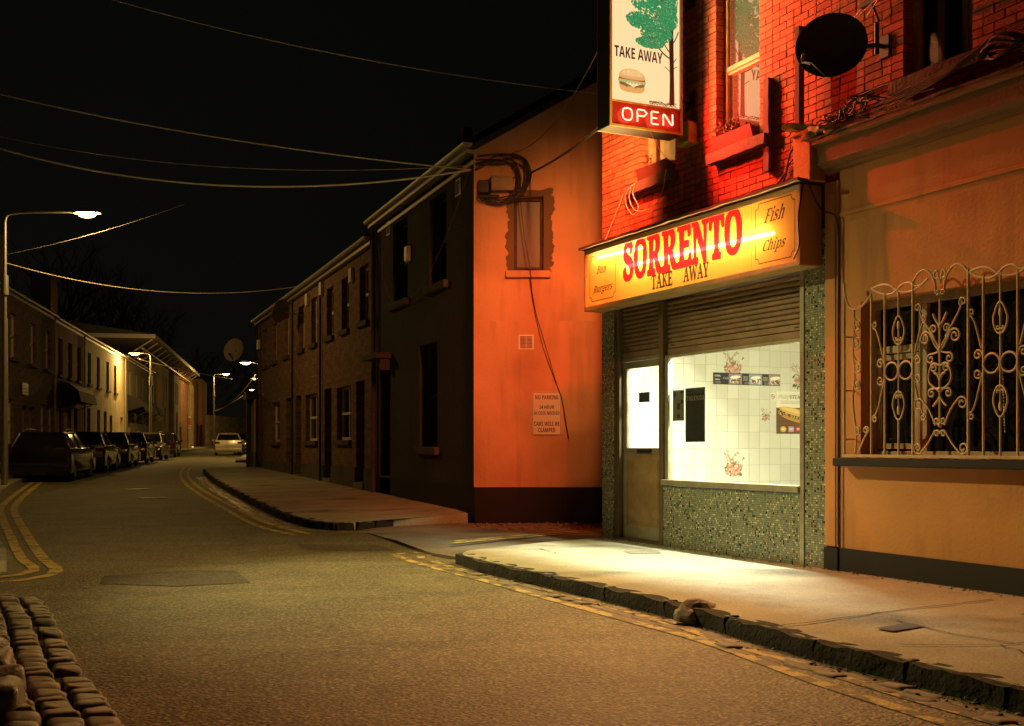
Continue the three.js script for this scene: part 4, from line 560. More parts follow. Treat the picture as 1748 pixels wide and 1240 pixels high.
solo('aerial_post', 'dark square post standing on the ledge left of the dish', 'post', [box(4.03, 4.10, 4.10, 5.30, 0.10, 0.165, 0.006), box(4.02, 4.11, 4.1, 4.13, 0.08, 0.19)], M.wood, SH, [4.06, 4.1, 0.13]);
{
  const t = thing('aerial', 'small television aerial with thin rods above the dish', 'aerial', SH, [5.0, 5.1, 0.02]);
  part(t, 'boom', [rod(V(5.02, 5.05, 0.02), V(5.02, 5.20, 0.1), 0.012), box(4.88, 5.16, 5.19, 5.24, 0.08, 0.13, 0.01)], M.black); part(t, 'rod', [rod(V(4.75, 5.10, 0.12), V(5.3, 5.20, 0.2), 0.004), rod(V(4.9, 5.13, 0.05), V(5.3, 5.17, 0.25), 0.004), rod(V(4.7, 5.03, 0.15), V(5.1, 5.09, 0.3), 0.004)], M.galvanised);
}
{ // broken plaster slabs lying on the ledge
  const slabMat = std(0.55, 0.40, 0.14, 0.9, { map: T.rust });
  const t = thing('rubble', 'broken yellowish slabs lying on the end of the ledge', 'rubble', SH, [4.3, 4.13, 0.1]);
  for (const [x, y, z, sx, sy, sz, a, b] of [[4.12, 4.285, 0.17, 0.34, 0.05, 0.16, 0.3, -0.22], [4.40, 4.20, 0.14, 0.32, 0.04, 0.20, -0.3, -0.16], [4.52, 4.24, 0.05, 0.22, 0.03, 0.14, 0.6, 0.35], [4.30, 4.17, 0.17, 0.2, 0.05, 0.1, 0.1, 0.0], [4.58, 4.16, 0.16, 0.16, 0.04, 0.12, 1.0, 0.1]]) part(t, 'slab', rough(new THREE.BoxGeometry(sx, sy, sz, 8, 2, 5), 0.035, 11).rotateZ(b).rotateY(a).translate(x, y, z), slabMat);
}
const cableThing = (label, lines, r, mat, fr, base, group) => solo('cable', label, 'cable', lines.map((l) => tube(l.map((p) => V(...p)), r, 5, l.length * 10)), mat, fr, base, group);
{
  const tangle = []; for (let i = 0; i < 9; i++) { const x0 = 4.3 + rnd() * 0.3, l = []; for (let k = 0; k < 7; k++) l.push([x0 + k * rr(0.05, 0.11) + rr(-0.06, 0.06), 4.15 + 0.02 * k + rr(0, 0.13), 0.06 + rr(0, 0.16)]); tangle.push(l); }
  cableThing('tangle of black cables heaped on the ledge under the dish', tangle, 0.007, M.cable, SH, [4.5, 4.13, 0.1]);
  cableThing('thick black cable looping from the ledge up past the dish', [[[4.35, 4.17, 0.14], [4.5, 4.3, 0.1], [4.72, 4.42, 0.03], [5.05, 4.45, 0.02], [5.3, 4.42, 0.03]], [[4.35, 4.23, 0.1], [5.0, 4.25, 0.1], [5.8, 4.2, 0.14]]], 0.011, M.cable, SH, [4.35, 4.15, 0.14]);
  const wires = []; for (let i = 0; i < 6; i++) wires.push([[4.5, 4.13 + 0.01 * i, 0.15], [5.2, 4.17 + 0.02 * i, 0.13], [5.9 + 0.05 * i, 4.26 + 0.02 * i, 0.15], [6.5, 4.40 + 0.02 * i, 0.1], [7.6, 4.42 + 0.01 * i, 0.06]]);
  cableThing('several thin wires running up along the ledge to the right', wires, 0.0045, M.cablePale, SH, [4.5, 4.13, 0.15]);
  const bundle = []; for (let i = 0; i < 12; i++) bundle.push([[6.2 + rr(-0.1, 0.1), 4.36 + rr(-0.05, 0.08), 0.06], [6.45, 4.34 + rr(-0.1, 0.12), 0.1 + rr(0, 0.1)], [6.8 + rr(-0.1, 0.1), 4.3 + rr(-0.1, 0.12), 0.14]]);
  cableThing('bundle of black cables beside the dark upstairs window', bundle, 0.012, M.cable, SH, [6.4, 4.3, 0.1]);
  cableThing('white cable dangling in loops below the left upstairs window', [[[1.02, 4.40, 0.13], [0.86, 4.33, 0.15], [0.80, 4.2, 0.13], [0.92, 4.04, 0.1], [1.05, 4.1, 0.1], [0.95, 4.3, 0.12], [1.05, 4.42, 0.13]], [[0.95, 4.40, 0.13], [0.90, 4.25, 0.14], [1.0, 4.08, 0.12], [1.25, 4.05, 0.08], [1.55, 4.15, 0.1], [1.72, 4.42, 0.14]], [[0.76, 4.32, 0.03], [0.6, 4.40, 0.02], [0.47, 4.25, 0.02], [0.3, 4.05, 0.03], [0.16, 3.78, 0.08]]], 0.0055, std(0.62, 0.55, 0.36, 0.6), SH, [0.95, 4.4, 0.13]);
  cableThing('black cables running along the top of the fascia sign', [[[0.05, 3.775, 0.10], [1.2, 3.78, 0.12], [2.4, 3.775, 0.1], [3.6, 3.80, 0.1], [4.1, 3.84, 0.12], [4.35, 3.95, 0.05]], [[2.9, 3.78, 0.05], [3.5, 3.82, 0.05], [3.72, 3.95, 0.03], [3.80, 4.15, 0.02], [3.95, 4.2, 0.03]], [[3.3, 3.78, 0.03], [3.68, 3.85, 0.03], [3.76, 4.02, 0.02], [3.9, 4.08, 0.02], [4.05, 4.0, 0.02]]], 0.010, M.cable, SH, [2.1, 3.77, 0.1]);
  cableThing('black cable running down the corner pilaster beside the fascia sign', [[[4.28, 3.72, 0.2], [4.33, 3.58, 0.18], [4.38, 3.44, 0.12], [4.46, 3.40, 0.07], [4.50, 3.36, 0.06], [4.515, 3.2, 0.045], [4.515, 2.4, 0.045], [4.515, 1.2, 0.045], [4.515, 0.25, 0.045]], [[4.25, 3.72, 0.24], [4.22, 3.4, 0.275], [4.235, 3.1, 0.285], [4.16, 3.0, 0.285]]], 0.009, M.cable, SH, [4.4, 3.4, 0.1]);
  cableThing('thin red wire trailing from the hanging sign to the box', [[[2.15, 4.86, 0.75], [2.13, 4.66, 0.6], [2.05, 4.45, 0.35], [2.1, 4.40, 0.2], [2.1, 4.62, 0.1]]], 0.004, std(0.4, 0.05, 0.03, 0.6), SH, [2.1, 4.6, 0.4]);
}

{ const l = []; for (let i = 0; i < 46; i++) l.push(new THREE.SphereGeometry(0.0075, 6, 5).scale(1, 1.5, 1).translate(6.22 + i * 0.0012, 2.43 - i * 0.025, -0.14)); solo('bead_cord', 'string of pale beads hanging down the dark window behind the grille', 'blind cord', l, M.whitePaint, SH, [6.25, 2.43, -0.14]).userData.kind = 'stuff'; }
// iron window grille (a shallow cage in front of the rendered wall's window)
{
  const t = thing('window_grille', 'ornate cream wrought iron grille with scrolls over the rendered wall window', 'grille', SH, [5.9, 1.09, 0.02]);
  const z = 0.15, P = (u, v) => V(u, v, z), bar = (u, v0, v1, r = 0.011) => part(t, 'bar', rod(P(u, v0), P(u, v1), r, r, 8), M.ironPaint);
  const line = (pts, r = 0.0095, name = 'scroll') => part(t, name, tube(pts.map(([u, v]) => P(u, v)), r, 6, pts.length * 6), M.ironPaint);
  const spiral = (u, v, R, a0, turns, dir = 1, tail = []) => { const l = [...tail]; for (let i = 0; i <= 16; i++) { const k = i / 16, a = a0 + dir * k * turns * Math.PI * 2, r = R * (1 - 0.78 * k); l.push([u + r * Math.cos(a), v + r * Math.sin(a)]); } return line(l, 0.0085); };
  const ring = (u, v, rx, ry = rx) => part(t, 'ring', tube([...Array(14).keys()].map((i) => P(u + rx * Math.cos(i / 14 * 6.2832), v + ry * Math.sin(i / 14 * 6.2832))), 0.0095, 6, 40, true), M.ironPaint);
  const arrowBar = (u, d, top) => { // bar with an oval holding a spearhead
    part(t, 'bar', [rod(P(u, 1.1), P(u, 1.42), 0.0095), rod(P(u, 2.33), P(u, top), 0.0095), rod(P(u, 1.58), P(u, 2.14), 0.008)], M.ironPaint);
    for (const [v, s] of [[2.2, 1], [1.54, -1]]) { part(t, 'oval', tube([...Array(16).keys()].map((i) => { const a = i / 16 * 6.2832, y = Math.sin(a); return P(u + 0.068 * Math.cos(a) * (1 - 0.35 * Math.max(0, y * s)), v + 0.125 * y); }), 0.009, 6, 44, true), M.ironPaint); part(t, 'spearhead', [new THREE.SphereGeometry(0.022, 10, 8).scale(0.8, 1.9, 0.6).translate(u, v + s * 0.04, z), rod(P(u, v - s * 0.1), P(u, v + s * 0.02), 0.008)], M.ironPaint); for (const q of [-1, 1]) spiral(u + q * 0.022, v - s * 0.075, 0.02, q > 0 ? Math.PI : 0, 0.8, q * s); }
  };
  part(t, 'bottom_rail', [box(4.70, 8.5, 1.085, 1.11, z - 0.012, z + 0.012), box(4.70, 4.724, 1.085, 1.11, 0.02, z - 0.012)], M.ironPaint);
  const panel = (c) => { // one scroll panel: centre c, bars at c +- 0.295
    bar(c - 0.30, 1.1, 2.60, 0.0125); bar(c + 0.30, 1.1, 2.63, 0.0125);
    part(t, 'bar', [rod(P(c, 1.36), P(c, 2.42), 0.010)], M.ironPaint);
    for (const q of [-1, 1]) {
      line([[c - q * 0.30, 2.60], [c - q * 0.24, 2.665], [c - q * 0.17, 2.685], [c - q * 0.10, 2.64], [c - q * 0.055, 2.56], [c - q * 0.045, 2.49]], 0.010, 'arch');
      spiral(c + q * 0.03, 2.47, 0.028, q > 0 ? 0 : Math.PI, 1.1, q); spiral(c + q * 0.032, 2.62, 0.04, q > 0 ? Math.PI * 0.5 : Math.PI * 0.5, 1.0, -q, [[c, 2.55]]);
      spiral(c + q * 0.16, 2.10, 0.06, q > 0 ? Math.PI * 0.75 : Math.PI * 0.25, 1.5, -q, [[c, 1.98], [c + q * 0.05, 2.03]]); spiral(c + q * 0.07, 2.17, 0.042, q > 0 ? -0.8 : Math.PI + 0.8, 1.3, q, [[c, 2.0]]);
      spiral(c + q * 0.10, 1.92, 0.045, q > 0 ? Math.PI * 0.6 : Math.PI * 0.4, 1.3, -q, [[c, 2.03], [c + q * 0.02, 1.98]]);
      line([[c, 1.86], [c + q * 0.07, 1.88], [c + q * 0.12, 1.80], [c + q * 0.11, 1.72], [c + q * 0.03, 1.66], [c, 1.64]]); spiral(c + q * 0.07, 1.84, 0.04, q > 0 ? Math.PI * 0.2 : Math.PI * 0.8, 1.3, q);
      spiral(c + q * 0.09, 1.63, 0.04, q > 0 ? Math.PI * 0.6 : Math.PI * 0.4, 1.3, -q, [[c, 1.67]]); line([[c, 1.6], [c + q * 0.04, 1.55], [c + q * 0.075, 1.52]], 0.011);
      line([[c, 2.19], [c + q * 0.04, 2.24], [c + q * 0.075, 2.30]], 0.011); line([[c, 1.74], [c + q * 0.03, 1.79], [c + q * 0.06, 1.80]], 0.012, 'leaf');
      spiral(c + q * 0.245, 2.37, 0.04, q > 0 ? -2.2 : -0.95, 1.3, -q, [[c + q * 0.06, 2.10], [c + q * 0.15, 2.22]]);
      spiral(c + q * 0.235, 1.54, 0.055, q > 0 ? 2.6 : 0.55, 1.4, -q, [[c + q * 0.05, 1.36], [c + q * 0.11, 1.48]]); spiral(c + q * 0.245, 1.17, 0.055, q > 0 ? -2.6 : -0.55, 1.4, q, [[c + q * 0.05, 1.32], [c + q * 0.13, 1.21]]);
      for (const s of [-1, 1]) spiral(c + q * 0.032, 1.345 + s * 0.055, 0.032, q > 0 ? Math.PI : 0, 1.2, q * s);
    }
    part(t, 'collar', [2.19, 2.0, 1.66, 1.36].map((v) => new THREE.SphereGeometry(0.02, 8, 6).translate(c, v, z)), M.ironPaint);
  };
  const between = (a, b) => { // the span between two scroll panels, with rings and spears
    const m = (a + b) / 2, top = 2.52; arrowBar(m, 1, 2.535); ring(m - 0.084, 1.845, 0.078); ring(m + 0.084, 1.845, 0.078);
    for (const q of [-1, 1]) { const x = m + q * 0.165; bar(x, 1.1, 2.55); { const H = (b - a) / 2, wv = q > 0 ? [[-1, 2.605], [-0.67, 2.55], [-0.29, 2.526], [-0.1, 2.545], [0.12, 2.59], [0.37, 2.6], [0.69, 2.555], [1, 2.605]] : [[-1, 2.6], [-0.57, 2.622], [-0.29, 2.6], [-0.07, 2.555], [0.21, 2.522], [0.56, 2.53], [1, 2.6]]; line(wv.map(([k, v]) => [m + k * H, v]), 0.010, 'arch'); } const e = m + q * (b - a) / 2; if (Math.abs(e - x) > 0.11) for (const s of [-1, 1]) { spiral(x + q * 0.055, 1.845 + s * 0.075, 0.045, q > 0 ? Math.PI : 0, 1.3, -q * s); spiral(x + q * 0.12, 1.85 + s * 0.42, 0.034, s > 0 ? -1.6 : 1.6, 1.3, q * s, [[x + q * 0.02, 1.85 + s * 0.12], [x + q * 0.09, 1.85 + s * 0.34]]); } }
  };
  panel(5.865); between(6.165, 6.80); panel(7.10); between(7.40, 7.96); between(5.065 - 0.0, 5.565 + 0.165);
  bar(4.715, 1.1, 2.70, 0.0125); bar(5.066, 1.1, 2.53);
  line([[4.715, 2.64], [4.76, 2.50], [4.84, 2.44], [4.94, 2.46], [5.066, 2.55]], 0.010, 'arch');
  for (const [v, R] of [[2.28, 0.045], [2.12, 0.06], [1.9, 0.06], [1.74, 0.045], [1.32, 0.04]]) spiral(4.88, v, R, 1.6, 1.4, -1, [[4.845, v + R * 1.8]]);
  line([[4.845, 2.43], [4.845, 2.3], [4.83, 2.05], [4.85, 1.85], [4.83, 1.6], [4.87, 1.3], [4.86, 1.1]]); spiral(5.0, 1.33, 0.035, 0.2, 1.3, 1, [[4.9, 1.12], [4.97, 1.25]]);
  for (const v of [1.25, 1.7, 2.2]) part(t, 'wall_tie', rod(V(4.715, v, 0.02), V(4.715, v, z), 0.009), M.ironPaint);
}
// ---------------------------------------------------------------- corner house with the orange gable
{
  const h = thing('corner_house', 'rendered two storey house with gable coloured for the orange light on it and dark street front', 'house', GB, [-0.575, 0, 0]);
  const gw = [0.03, 0.50, 4.09, 5.27];
  part(h, 'gable_wall', sheet([[-0.575, 0.66], [7.0, 0.66], [7.0, 6.0], [3.2, 8.12], [-0.575, 6.02]], 0.28, -0.28, [rect(...gw)]), M.peach);
  part(h, 'gable_plinth', box(-0.59, 7.0, 0, 0.66, -0.3, 0.015), M.plinth);
  const patch = []; for (const [a, b, n] of [[[-0.08, 4.08], [-0.09, 5.36], 44], [[-0.09, 5.36], [0.66, 5.38], 18], [[0.66, 5.38], [0.64, 4.08], 46]]) for (let i = 0; i < n; i++) { const k = i / n, w = 0.09 * (vnoise(i * 0.31 + n, n * 3.1, 999) - 0.5), hz = Math.abs(b[0] - a[0]) > 0.3; patch.push([a[0] + (b[0] - a[0]) * k + (hz ? 0 : w + rr(-0.022, 0.022)), a[1] + (b[1] - a[1]) * k + (hz ? w * 0.7 + rr(-0.02, 0.02) : 0)]); } patch.push([0.63, 4.07], [-0.08, 4.07]);
  part(h, 'cement_patch', sheet(patch.reverse(), 0.006, 0.001, [rect(...gw)]), M.cement).userData.label = 'ragged bare cement around the gable window';
  const w = part(h, 'window', [box(0.03, 0.08, 4.09, 5.27, -0.2, -0.12), box(0.45, 0.50, 4.09, 5.27, -0.2, -0.12), box(0.08, 0.45, 5.22, 5.27, -0.2, -0.12), box(0.08, 0.45, 4.09, 4.16, -0.2, -0.12)], M.wood);
  part(w, 'pane', box(0.075, 0.455, 4.15, 5.23, -0.17, -0.165), new THREE.MeshPhysicalMaterial({ color: lin(0.03, 0.026, 0.022), roughness: 0.42 })); part(w, 'curtain', [0, 1, 2, 3, 4, 5].map((k) => rod(V(0.1 + k * 0.065, 4.16, -0.26), V(0.1 + k * 0.065, 5.25, -0.26), 0.03)), M.darkCurtain);
  part(h, 'window_sill', box(-0.10, 0.61, 3.975, 4.085, -0.2, 0.075, 0.012), M.peach);
  const sv = part(h, 'air_vent', [box(0.105, 0.345, 2.84, 3.075, 0.0, 0.012, 0.003)], M.whitePaint); for (let k = 0; k < 9; k++) for (const q of [0, 1]) part(sv, 'louvre', box(0.13 + q * 0.1, 0.22 + q * 0.1, 2.865 + k * 0.0215, 2.876 + k * 0.0215, 0.011, 0.02), M.cement);
  part(h, 'corner_trim', [box(-0.605, -0.572, 0.66, 6.0, -0.02, 0.02)], M.peach);
  part(h, 'verge', [sheet([[-0.7, 5.94], [3.2, 8.12], [7.1, 5.94], [7.1, 6.03], [3.2, 8.22], [-0.7, 6.04]], 0.34, -0.30)], M.slate);
  const inRow = (l) => l.map((g) => g.applyMatrix4(new THREE.Matrix4().copy(GB).invert().multiply(RW)));
  // street front, built in the row's frame (x = minus distance)
  const fw = [[-2.58, -1.56, 4.16, 5.72], [-5.15, -4.05, 4.16, 5.74], [-3.22, -2.08, 1.30, 3.16]], dr = [-6.25, -5.35, 0.0, 3.02];
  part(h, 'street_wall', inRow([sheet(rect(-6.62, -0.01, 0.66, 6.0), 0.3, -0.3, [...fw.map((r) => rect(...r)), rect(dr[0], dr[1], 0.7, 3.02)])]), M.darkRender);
  part(h, 'street_plinth', inRow([box(-5.3, -0.005, 0, 0.66, -0.3, 0.02), box(-6.62, -6.3, 0, 0.66, -0.3, 0.02)]), M.plinth);
  fw.forEach(([a, b, c, d], i) => {
    const f = part(h, 'sash_window', inRow([box(a, a + 0.07, c, d, -0.26, -0.17), box(b - 0.07, b, c, d, -0.26, -0.17), box(a + 0.07, b - 0.07, d - 0.07, d, -0.26, -0.17), box(a + 0.07, b - 0.07, c, c + 0.07, -0.26, -0.17), box(a + 0.07, b - 0.07, (c + d) / 2 - 0.03, (c + d) / 2 + 0.03, -0.26, -0.17)]), M.wood); part(f, 'pane', inRow([box(a + 0.06, b - 0.06, c + 0.06, d - 0.06, -0.22, -0.215)]), M.darkGlass);
    if (i === 2) for (let k = 0; k < 7; k++) part(f, 'security_bar', inRow([rod(V(a + 0.1 + k * 0.155, c, -0.08), V(a + 0.1 + k * 0.155, d, -0.08), 0.012)]), M.black);
    part(h, 'window_sill', inRow([box(a - 0.1, b + 0.1, c - 0.14, c - 0.005, -0.2, 0.09, 0.012)]), M.stoneDark);
  });
  const door = part(h, 'door', inRow([box(dr[0], dr[1], 0.25, 3.0, -0.24, -0.18)]), M.wood); part(door, 'panel', inRow([box(dr[0] + 0.12, dr[1] - 0.12, 0.5, 1.3, -0.18, -0.165), box(dr[0] + 0.12, dr[1] - 0.12, 1.5, 2.3, -0.18, -0.165)]), M.black); part(door, 'fanlight', inRow([box(dr[0] + 0.1, dr[1] - 0.1, 2.5, 2.9, -0.18, -0.172)]), M.darkGlass);
  part(h, 'door_canopy', inRow([box(-6.35, -5.25, 3.08, 3.2, 0.0, 0.35, 0.02), box(-5.42, -5.32, 2.85, 3.08, 0.02, 0.22, 0.01)]), M.stoneDark);
  part(h, 'gutter', inRow([sheet([...Array(9).keys()].map((i) => [0.17 + 0.08 * Math.cos(Math.PI + i * Math.PI / 8), 6.08 + 0.08 * Math.sin(Math.PI + i * Math.PI / 8)]), 6.8).rotateY(-Math.PI / 2).translate(0.12, 0, 0), box(-6.62, 0.02, 5.94, 6.0, -0.02, 0.16), box(-6.62, 0.02, 5.78, 5.84, 0.001, 0.05)]), M.galvanised);
  part(h, 'downpipe', inRow([rod(V(-6.5, 0.3, 0.07), V(-6.5, 5.95, 0.07), 0.05, 0.05, 10), rod(V(-6.28, 3.3, 0.05), V(-6.28, 5.9, 0.05), 0.03)]), M.stoneDark);
  const e0 = toWorld(RW, 0.15, 6.12, 0.2), e1 = toWorld(RW, -6.7, 6.12, 0.2), o = (p, dx, dy) => [p.x + dx, p.y + dy, p.z + 18];
  const roofG = new THREE.BufferGeometry(); const q = [o(e0, 0, 0), o(e1, 0, 0), o(e1, 3.9, 2.15), o(e0, 3.9, 2.15), o(e1, 7.6, 0.0), o(e0, 7.6, 0.0)]; roofG.setAttribute('position', new THREE.BufferAttribute(new Float32Array([q[0], q[3], q[2], q[0], q[2], q[1], q[3], q[5], q[4], q[3], q[4], q[2]].flat()), 3)); roofG.computeVertexNormals(); part(h, 'roof', roofG, M.slate);
  const bw0 = toWorld(RW, -6.6, 0, -0.3); part(h, 'rear_wall', [box(bw0.x, 7, 0, 6.1, bw0.z + 18 - 0.3, bw0.z + 18)], M.cement);
  const ch = part(h, 'chimney', [box(-1.1, -0.72, 6.0, 7.45, -5.3, -4.7)], M.greyRender); part(ch, 'chimney_pot', new THREE.CylinderGeometry(0.1, 0.13, 0.3, 12).translate(-0.91, 7.6, -5.0), M.terracotta);
}
solo('alarm_box', 'white burglar alarm box with a tiny blue light on the dark house front', 'alarm', [box(-4.0, -3.8, 4.82, 5.12, 0.0, 0.09, 0.02), new THREE.SphereGeometry(0.012, 8, 6).translate(-3.9, 4.83, 0.09)], std(0.62, 0.58, 0.46, 0.4), RW, [-3.9, 4.8, 0]);
for (const [x, y, l] of [[-0.9, 5.6, 'square white wall vent near the corner of the dark house'], [-5.5, 5.75, 'square white wall vent at the far end of the dark house']]) { const t = thing('wall_vent', l, 'vent', RW, [x, y, 0]); part(t, 'frame', box(x - 0.13, x + 0.13, y - 0.14, y + 0.14, 0, 0.015, 0.004), M.whitePaint); for (let k = 0; k < 6; k++) part(t, 'louvre', box(x - 0.1, x + 0.1, y - 0.11 + k * 0.038, y - 0.088 + k * 0.038, 0.014, 0.028), M.stone); }
{
  const t = thing('no_parking_sign', 'white sign on the orange gable reading NO PARKING and CARS WILL BE CLAMPED', 'sign', GB, [0.55, 1.49, 0]);
  part(t, 'board', box(0.325, 0.775, 1.485, 2.165, 0.004, 0.014), M.whitePaint);
  part(t, 'lettering', plate([0.327, 1.487, 0.0165], [0.773, 1.487, 0.0165], [0.773, 2.163, 0.0165], [0.327, 2.163, 0.0165]), std(1, 1, 1, 0.5, { map: canvasTex(512, 776, (g, w, h) => { g.fillStyle = '#d9cdb4'; g.fillRect(0, 0, w, h); g.strokeStyle = '#5a3a26'; g.lineWidth = 6; g.strokeRect(6, 6, w - 12, h - 12); g.fillStyle = '#15100c'; const put = (s, y, px, wd) => { g.save(); g.font = `bold ${px}px sans-serif`; const m = g.measureText(s); g.translate((w - wd) / 2, y); g.scale(wd / m.width, 1); g.fillText(s, 0, 0); g.restore(); }; put('NO PARKING', 130, 104, 430); put('24 HOUR', 300, 84, 270); put('ACCESS NEEDED', 410, 84, 470); put('CARS WILL BE', 610, 104, 470); put('CLAMPED', 725, 104, 320); }) }), false);
}
{ // junction box and its loops of cable at the top of the gable's corner
  const t = thing('junction_box', 'grey telephone junction box high on the corner of the orange gable', 'junction box', GB, [-0.15, 5.32, 0]);
  part(t, 'case', [box(-0.33, 0.02, 5.33, 5.54, 0.05, 0.16, 0.012), box(-0.35, 0.04, 5.535, 5.56, 0.05, 0.17)], std(0.30, 0.22, 0.13, 0.5, { map: T.rust })); part(t, 'splitter', [box(-0.53, -0.36, 5.3, 5.5, 0.02, 0.12, 0.015), rod(V(-0.5, 5.25, 0.07), V(-0.2, 5.25, 0.07), 0.03)], M.black);
  const L = []; for (let i = 0; i < 9; i++) { const a = rr(-0.5, -0.3), b = rr(0.0, 0.25); L.push([[a, 5.35 + rr(0, 0.2), 0.05], [a - 0.05, 5.15 + rr(0, 0.1), 0.08], [(a + b) / 2, 5.12 + rr(0, 0.12), 0.1], [b, 5.3 + rr(-0.05, 0.1), 0.1], [b - 0.02, 5.65 + rr(0, 0.2), 0.06], [a + 0.1, 5.85 + rr(-0.12, 0.08), 0.05], [-0.58, 5.75 + rr(-0.12, 0.12), 0.04]]); }
  cableThing('messy loops of black cable around the junction box on the gable', L, 0.008, M.cable, GB, [-0.15, 5.4, 0.06]);
  cableThing('big open loop of black cable to the right of the junction box', [[[-0.55, 5.90, 0.05], [-0.1, 5.92, 0.08], [0.2, 5.84, 0.1], [0.3, 5.6, 0.1], [0.22, 5.38, 0.1], [0.03, 5.33, 0.1]], [[-0.3, 5.90, 0.05], [0.1, 5.90, 0.08], [0.26, 5.7, 0.1], [0.24, 5.45, 0.1], [0.05, 5.36, 0.1]]], 0.011, M.cable, GB, [0, 5.6, 0.08]);
  cableThing('two black wires trailing down the orange gable past the sign', [[[0.12, 5.3, 0.03], [0.2, 4.6, 0.03], [0.285, 4.1, 0.09], [0.30, 3.9, 0.09], [0.36, 3.5, 0.02], [0.53, 2.9, 0.015], [0.72, 2.25, 0.015], [0.80, 2.0, 0.02], [0.86, 1.65, 0.015], [0.905, 1.4, 0.015]], [[0.285, 3.97, 0.09], [0.33, 3.6, 0.02], [0.47, 2.95, 0.015], [0.66, 2.4, 0.015], [0.79, 2.05, 0.02], [0.84, 1.7, 0.015], [0.89, 1.42, 0.015]]], 0.0055, M.cable, GB, [0.5, 3, 0.02]);
}
// ---------------------------------------------------------------- brick terrace beyond it
function terraceHouse(t0, t1, label, ups, downs, doors) {
  const h = thing('terrace_house', label, 'house', RW, [-(t0 + t1) / 2, 0, 0], 'brick terrace houses');
  const R = (a, b, c, d) => rect(-b, -a, c, d), o = [...ups.map(([a, b]) => [a, b, 4.08, 5.32]), ...downs.map(([a, b]) => [a, b, 1.46, 2.74])];
  part(h, 'brick_wall', sheet(R(t0, t1, 0.0, 5.7), 0.3, -0.3, [...o.map((q) => R(...q)), ...doors.map(([a, b]) => R(a, b, 0.02, 2.78))]), M.terrace);
  const pl = []; let x = t0; for (const [a, b] of [...doors].sort((p, q) => p[0] - q[0])) { pl.push([x, a - 0.02]); x = b + 0.02; } pl.push([x, t1]);
  part(h, 'plinth', pl.filter(([a, b]) => b - a > 0.05).map(([a, b]) => box(-b, -a, 0, 0.82, -0.02, 0.03)), M.stoneDark);
  o.forEach(([a, b, c, d], i) => {
    const m = (a + b) / 2, f = part(h, 'window', [box(-b, -b + 0.06, c, d, -0.2, -0.13), box(-a - 0.06, -a, c, d, -0.2, -0.13), box(-b + 0.06, -a - 0.06, d - 0.06, d, -0.2, -0.13), box(-b + 0.06, -a - 0.06, c, c + 0.07, -0.2, -0.12), box(-b + 0.06, -a - 0.06, (c + d) / 2 - 0.03, (c + d) / 2 + 0.03, -0.2, -0.12), ...(c < 3 ? [box(-m - 0.025, -m + 0.025, c + 0.06, d - 0.06, -0.19, -0.14)] : [])], M.whitePaint);
    part(f, 'pane', box(-b + 0.05, -a - 0.05, c + 0.05, d - 0.05, -0.172, -0.168), M.darkGlass); part(h, 'window_sill', box(-b - 0.08, -a + 0.08, c - 0.12, c - 0.004, -0.15, 0.08, 0.01), M.stoneDark);
  });
  for (const [a, b] of doors) { const d = part(h, 'door', box(-b, -a, 0.5, 2.78, -0.26, -0.2), M.black); part(d, 'panel', [box(-b + 0.12, -a - 0.12, 0.8, 1.5, -0.2, -0.188), box(-b + 0.12, -a - 0.12, 1.65, 2.3, -0.2, -0.188)], M.wood); part(h, 'door_step', box(-b - 0.05, -a + 0.05, 0, 0.5, -0.3, 0.06, 0.01), M.stone); }
  part(h, 'gutter', [sheet([...Array(9).keys()].map((i) => [0.17 + 0.08 * Math.cos(Math.PI + i * Math.PI / 8), 5.78 + 0.08 * Math.sin(Math.PI + i * Math.PI / 8)]), t1 - t0 - 0.004).rotateY(-Math.PI / 2).translate(-t0 - 0.002, 0, 0), box(-t1, -t0, 5.62, 5.70, 0.001, 0.12)], M.galvanised);
  part(h, 'roof', sheet([[0.22, 5.8], [-3.6, 7.9], [-7.4, 5.8]], t1 - t0 - 0.004).rotateY(-Math.PI / 2).translate(-t0 - 0.002, 0, 0), M.slate);
  part(h, 'rear_wall', [box(-t1, -t0, 0, 5.75, -7.3, -7.0), box(-t1 + 0.01, -t1 + 0.25, 0, 5.75, -7.0, -0.3), box(-t0 - 0.25, -t0 - 0.01, 0, 5.75, -7.0, -0.3)], M.terrace);
  part(h, 'downpipe', rod(V(-t1 + 0.12, 0.4, 0.06), V(-t1 + 0.12, 5.7, 0.06), 0.03, 0.03, 8), M.black);
}
terraceHouse(6.64, 12.5, 'brick terrace house next to the dark corner house, two doors on the street', [[7.25, 8.1], [9.2, 10.0], [10.95, 11.8]], [[9.0, 10.55]], [[7.62, 8.45], [11.2, 12.1]]);
terraceHouse(12.51, 16.75, 'middle house of the brick terrace with a small dish by its gutter', [[13.1, 13.9], [14.95, 15.75]], [[13.05, 14.75]], [[15.45, 16.35]]);
terraceHouse(16.76, 24.1, 'far end house of the brick terrace with a pale dish on its corner', [[17.5, 18.35], [19.8, 20.7], [22.0, 22.9]], [[19.25, 20.9]], [[17.15, 18.05]]);
for (const [x, y, l] of [[-14.3, 5.35, 'pale alarm box between upstairs windows of the middle terrace house'], [-8.75, 5.25, 'pale alarm box on the nearest brick terrace house'], [-12.3, 5.4, 'pale alarm box by the downpipe of the brick terrace'], [-23.6, 4.9, 'pale alarm box on the far corner of the brick terrace']]) solo('alarm_box', l, 'alarm', [box(x - 0.13, x + 0.13, y - 0.17, y + 0.17, 0, 0.09, 0.02), box(x - 0.08, x + 0.08, y - 0.1, y - 0.07, 0.085, 0.095)], M.whitePaint, RW, [x, y, 0]);
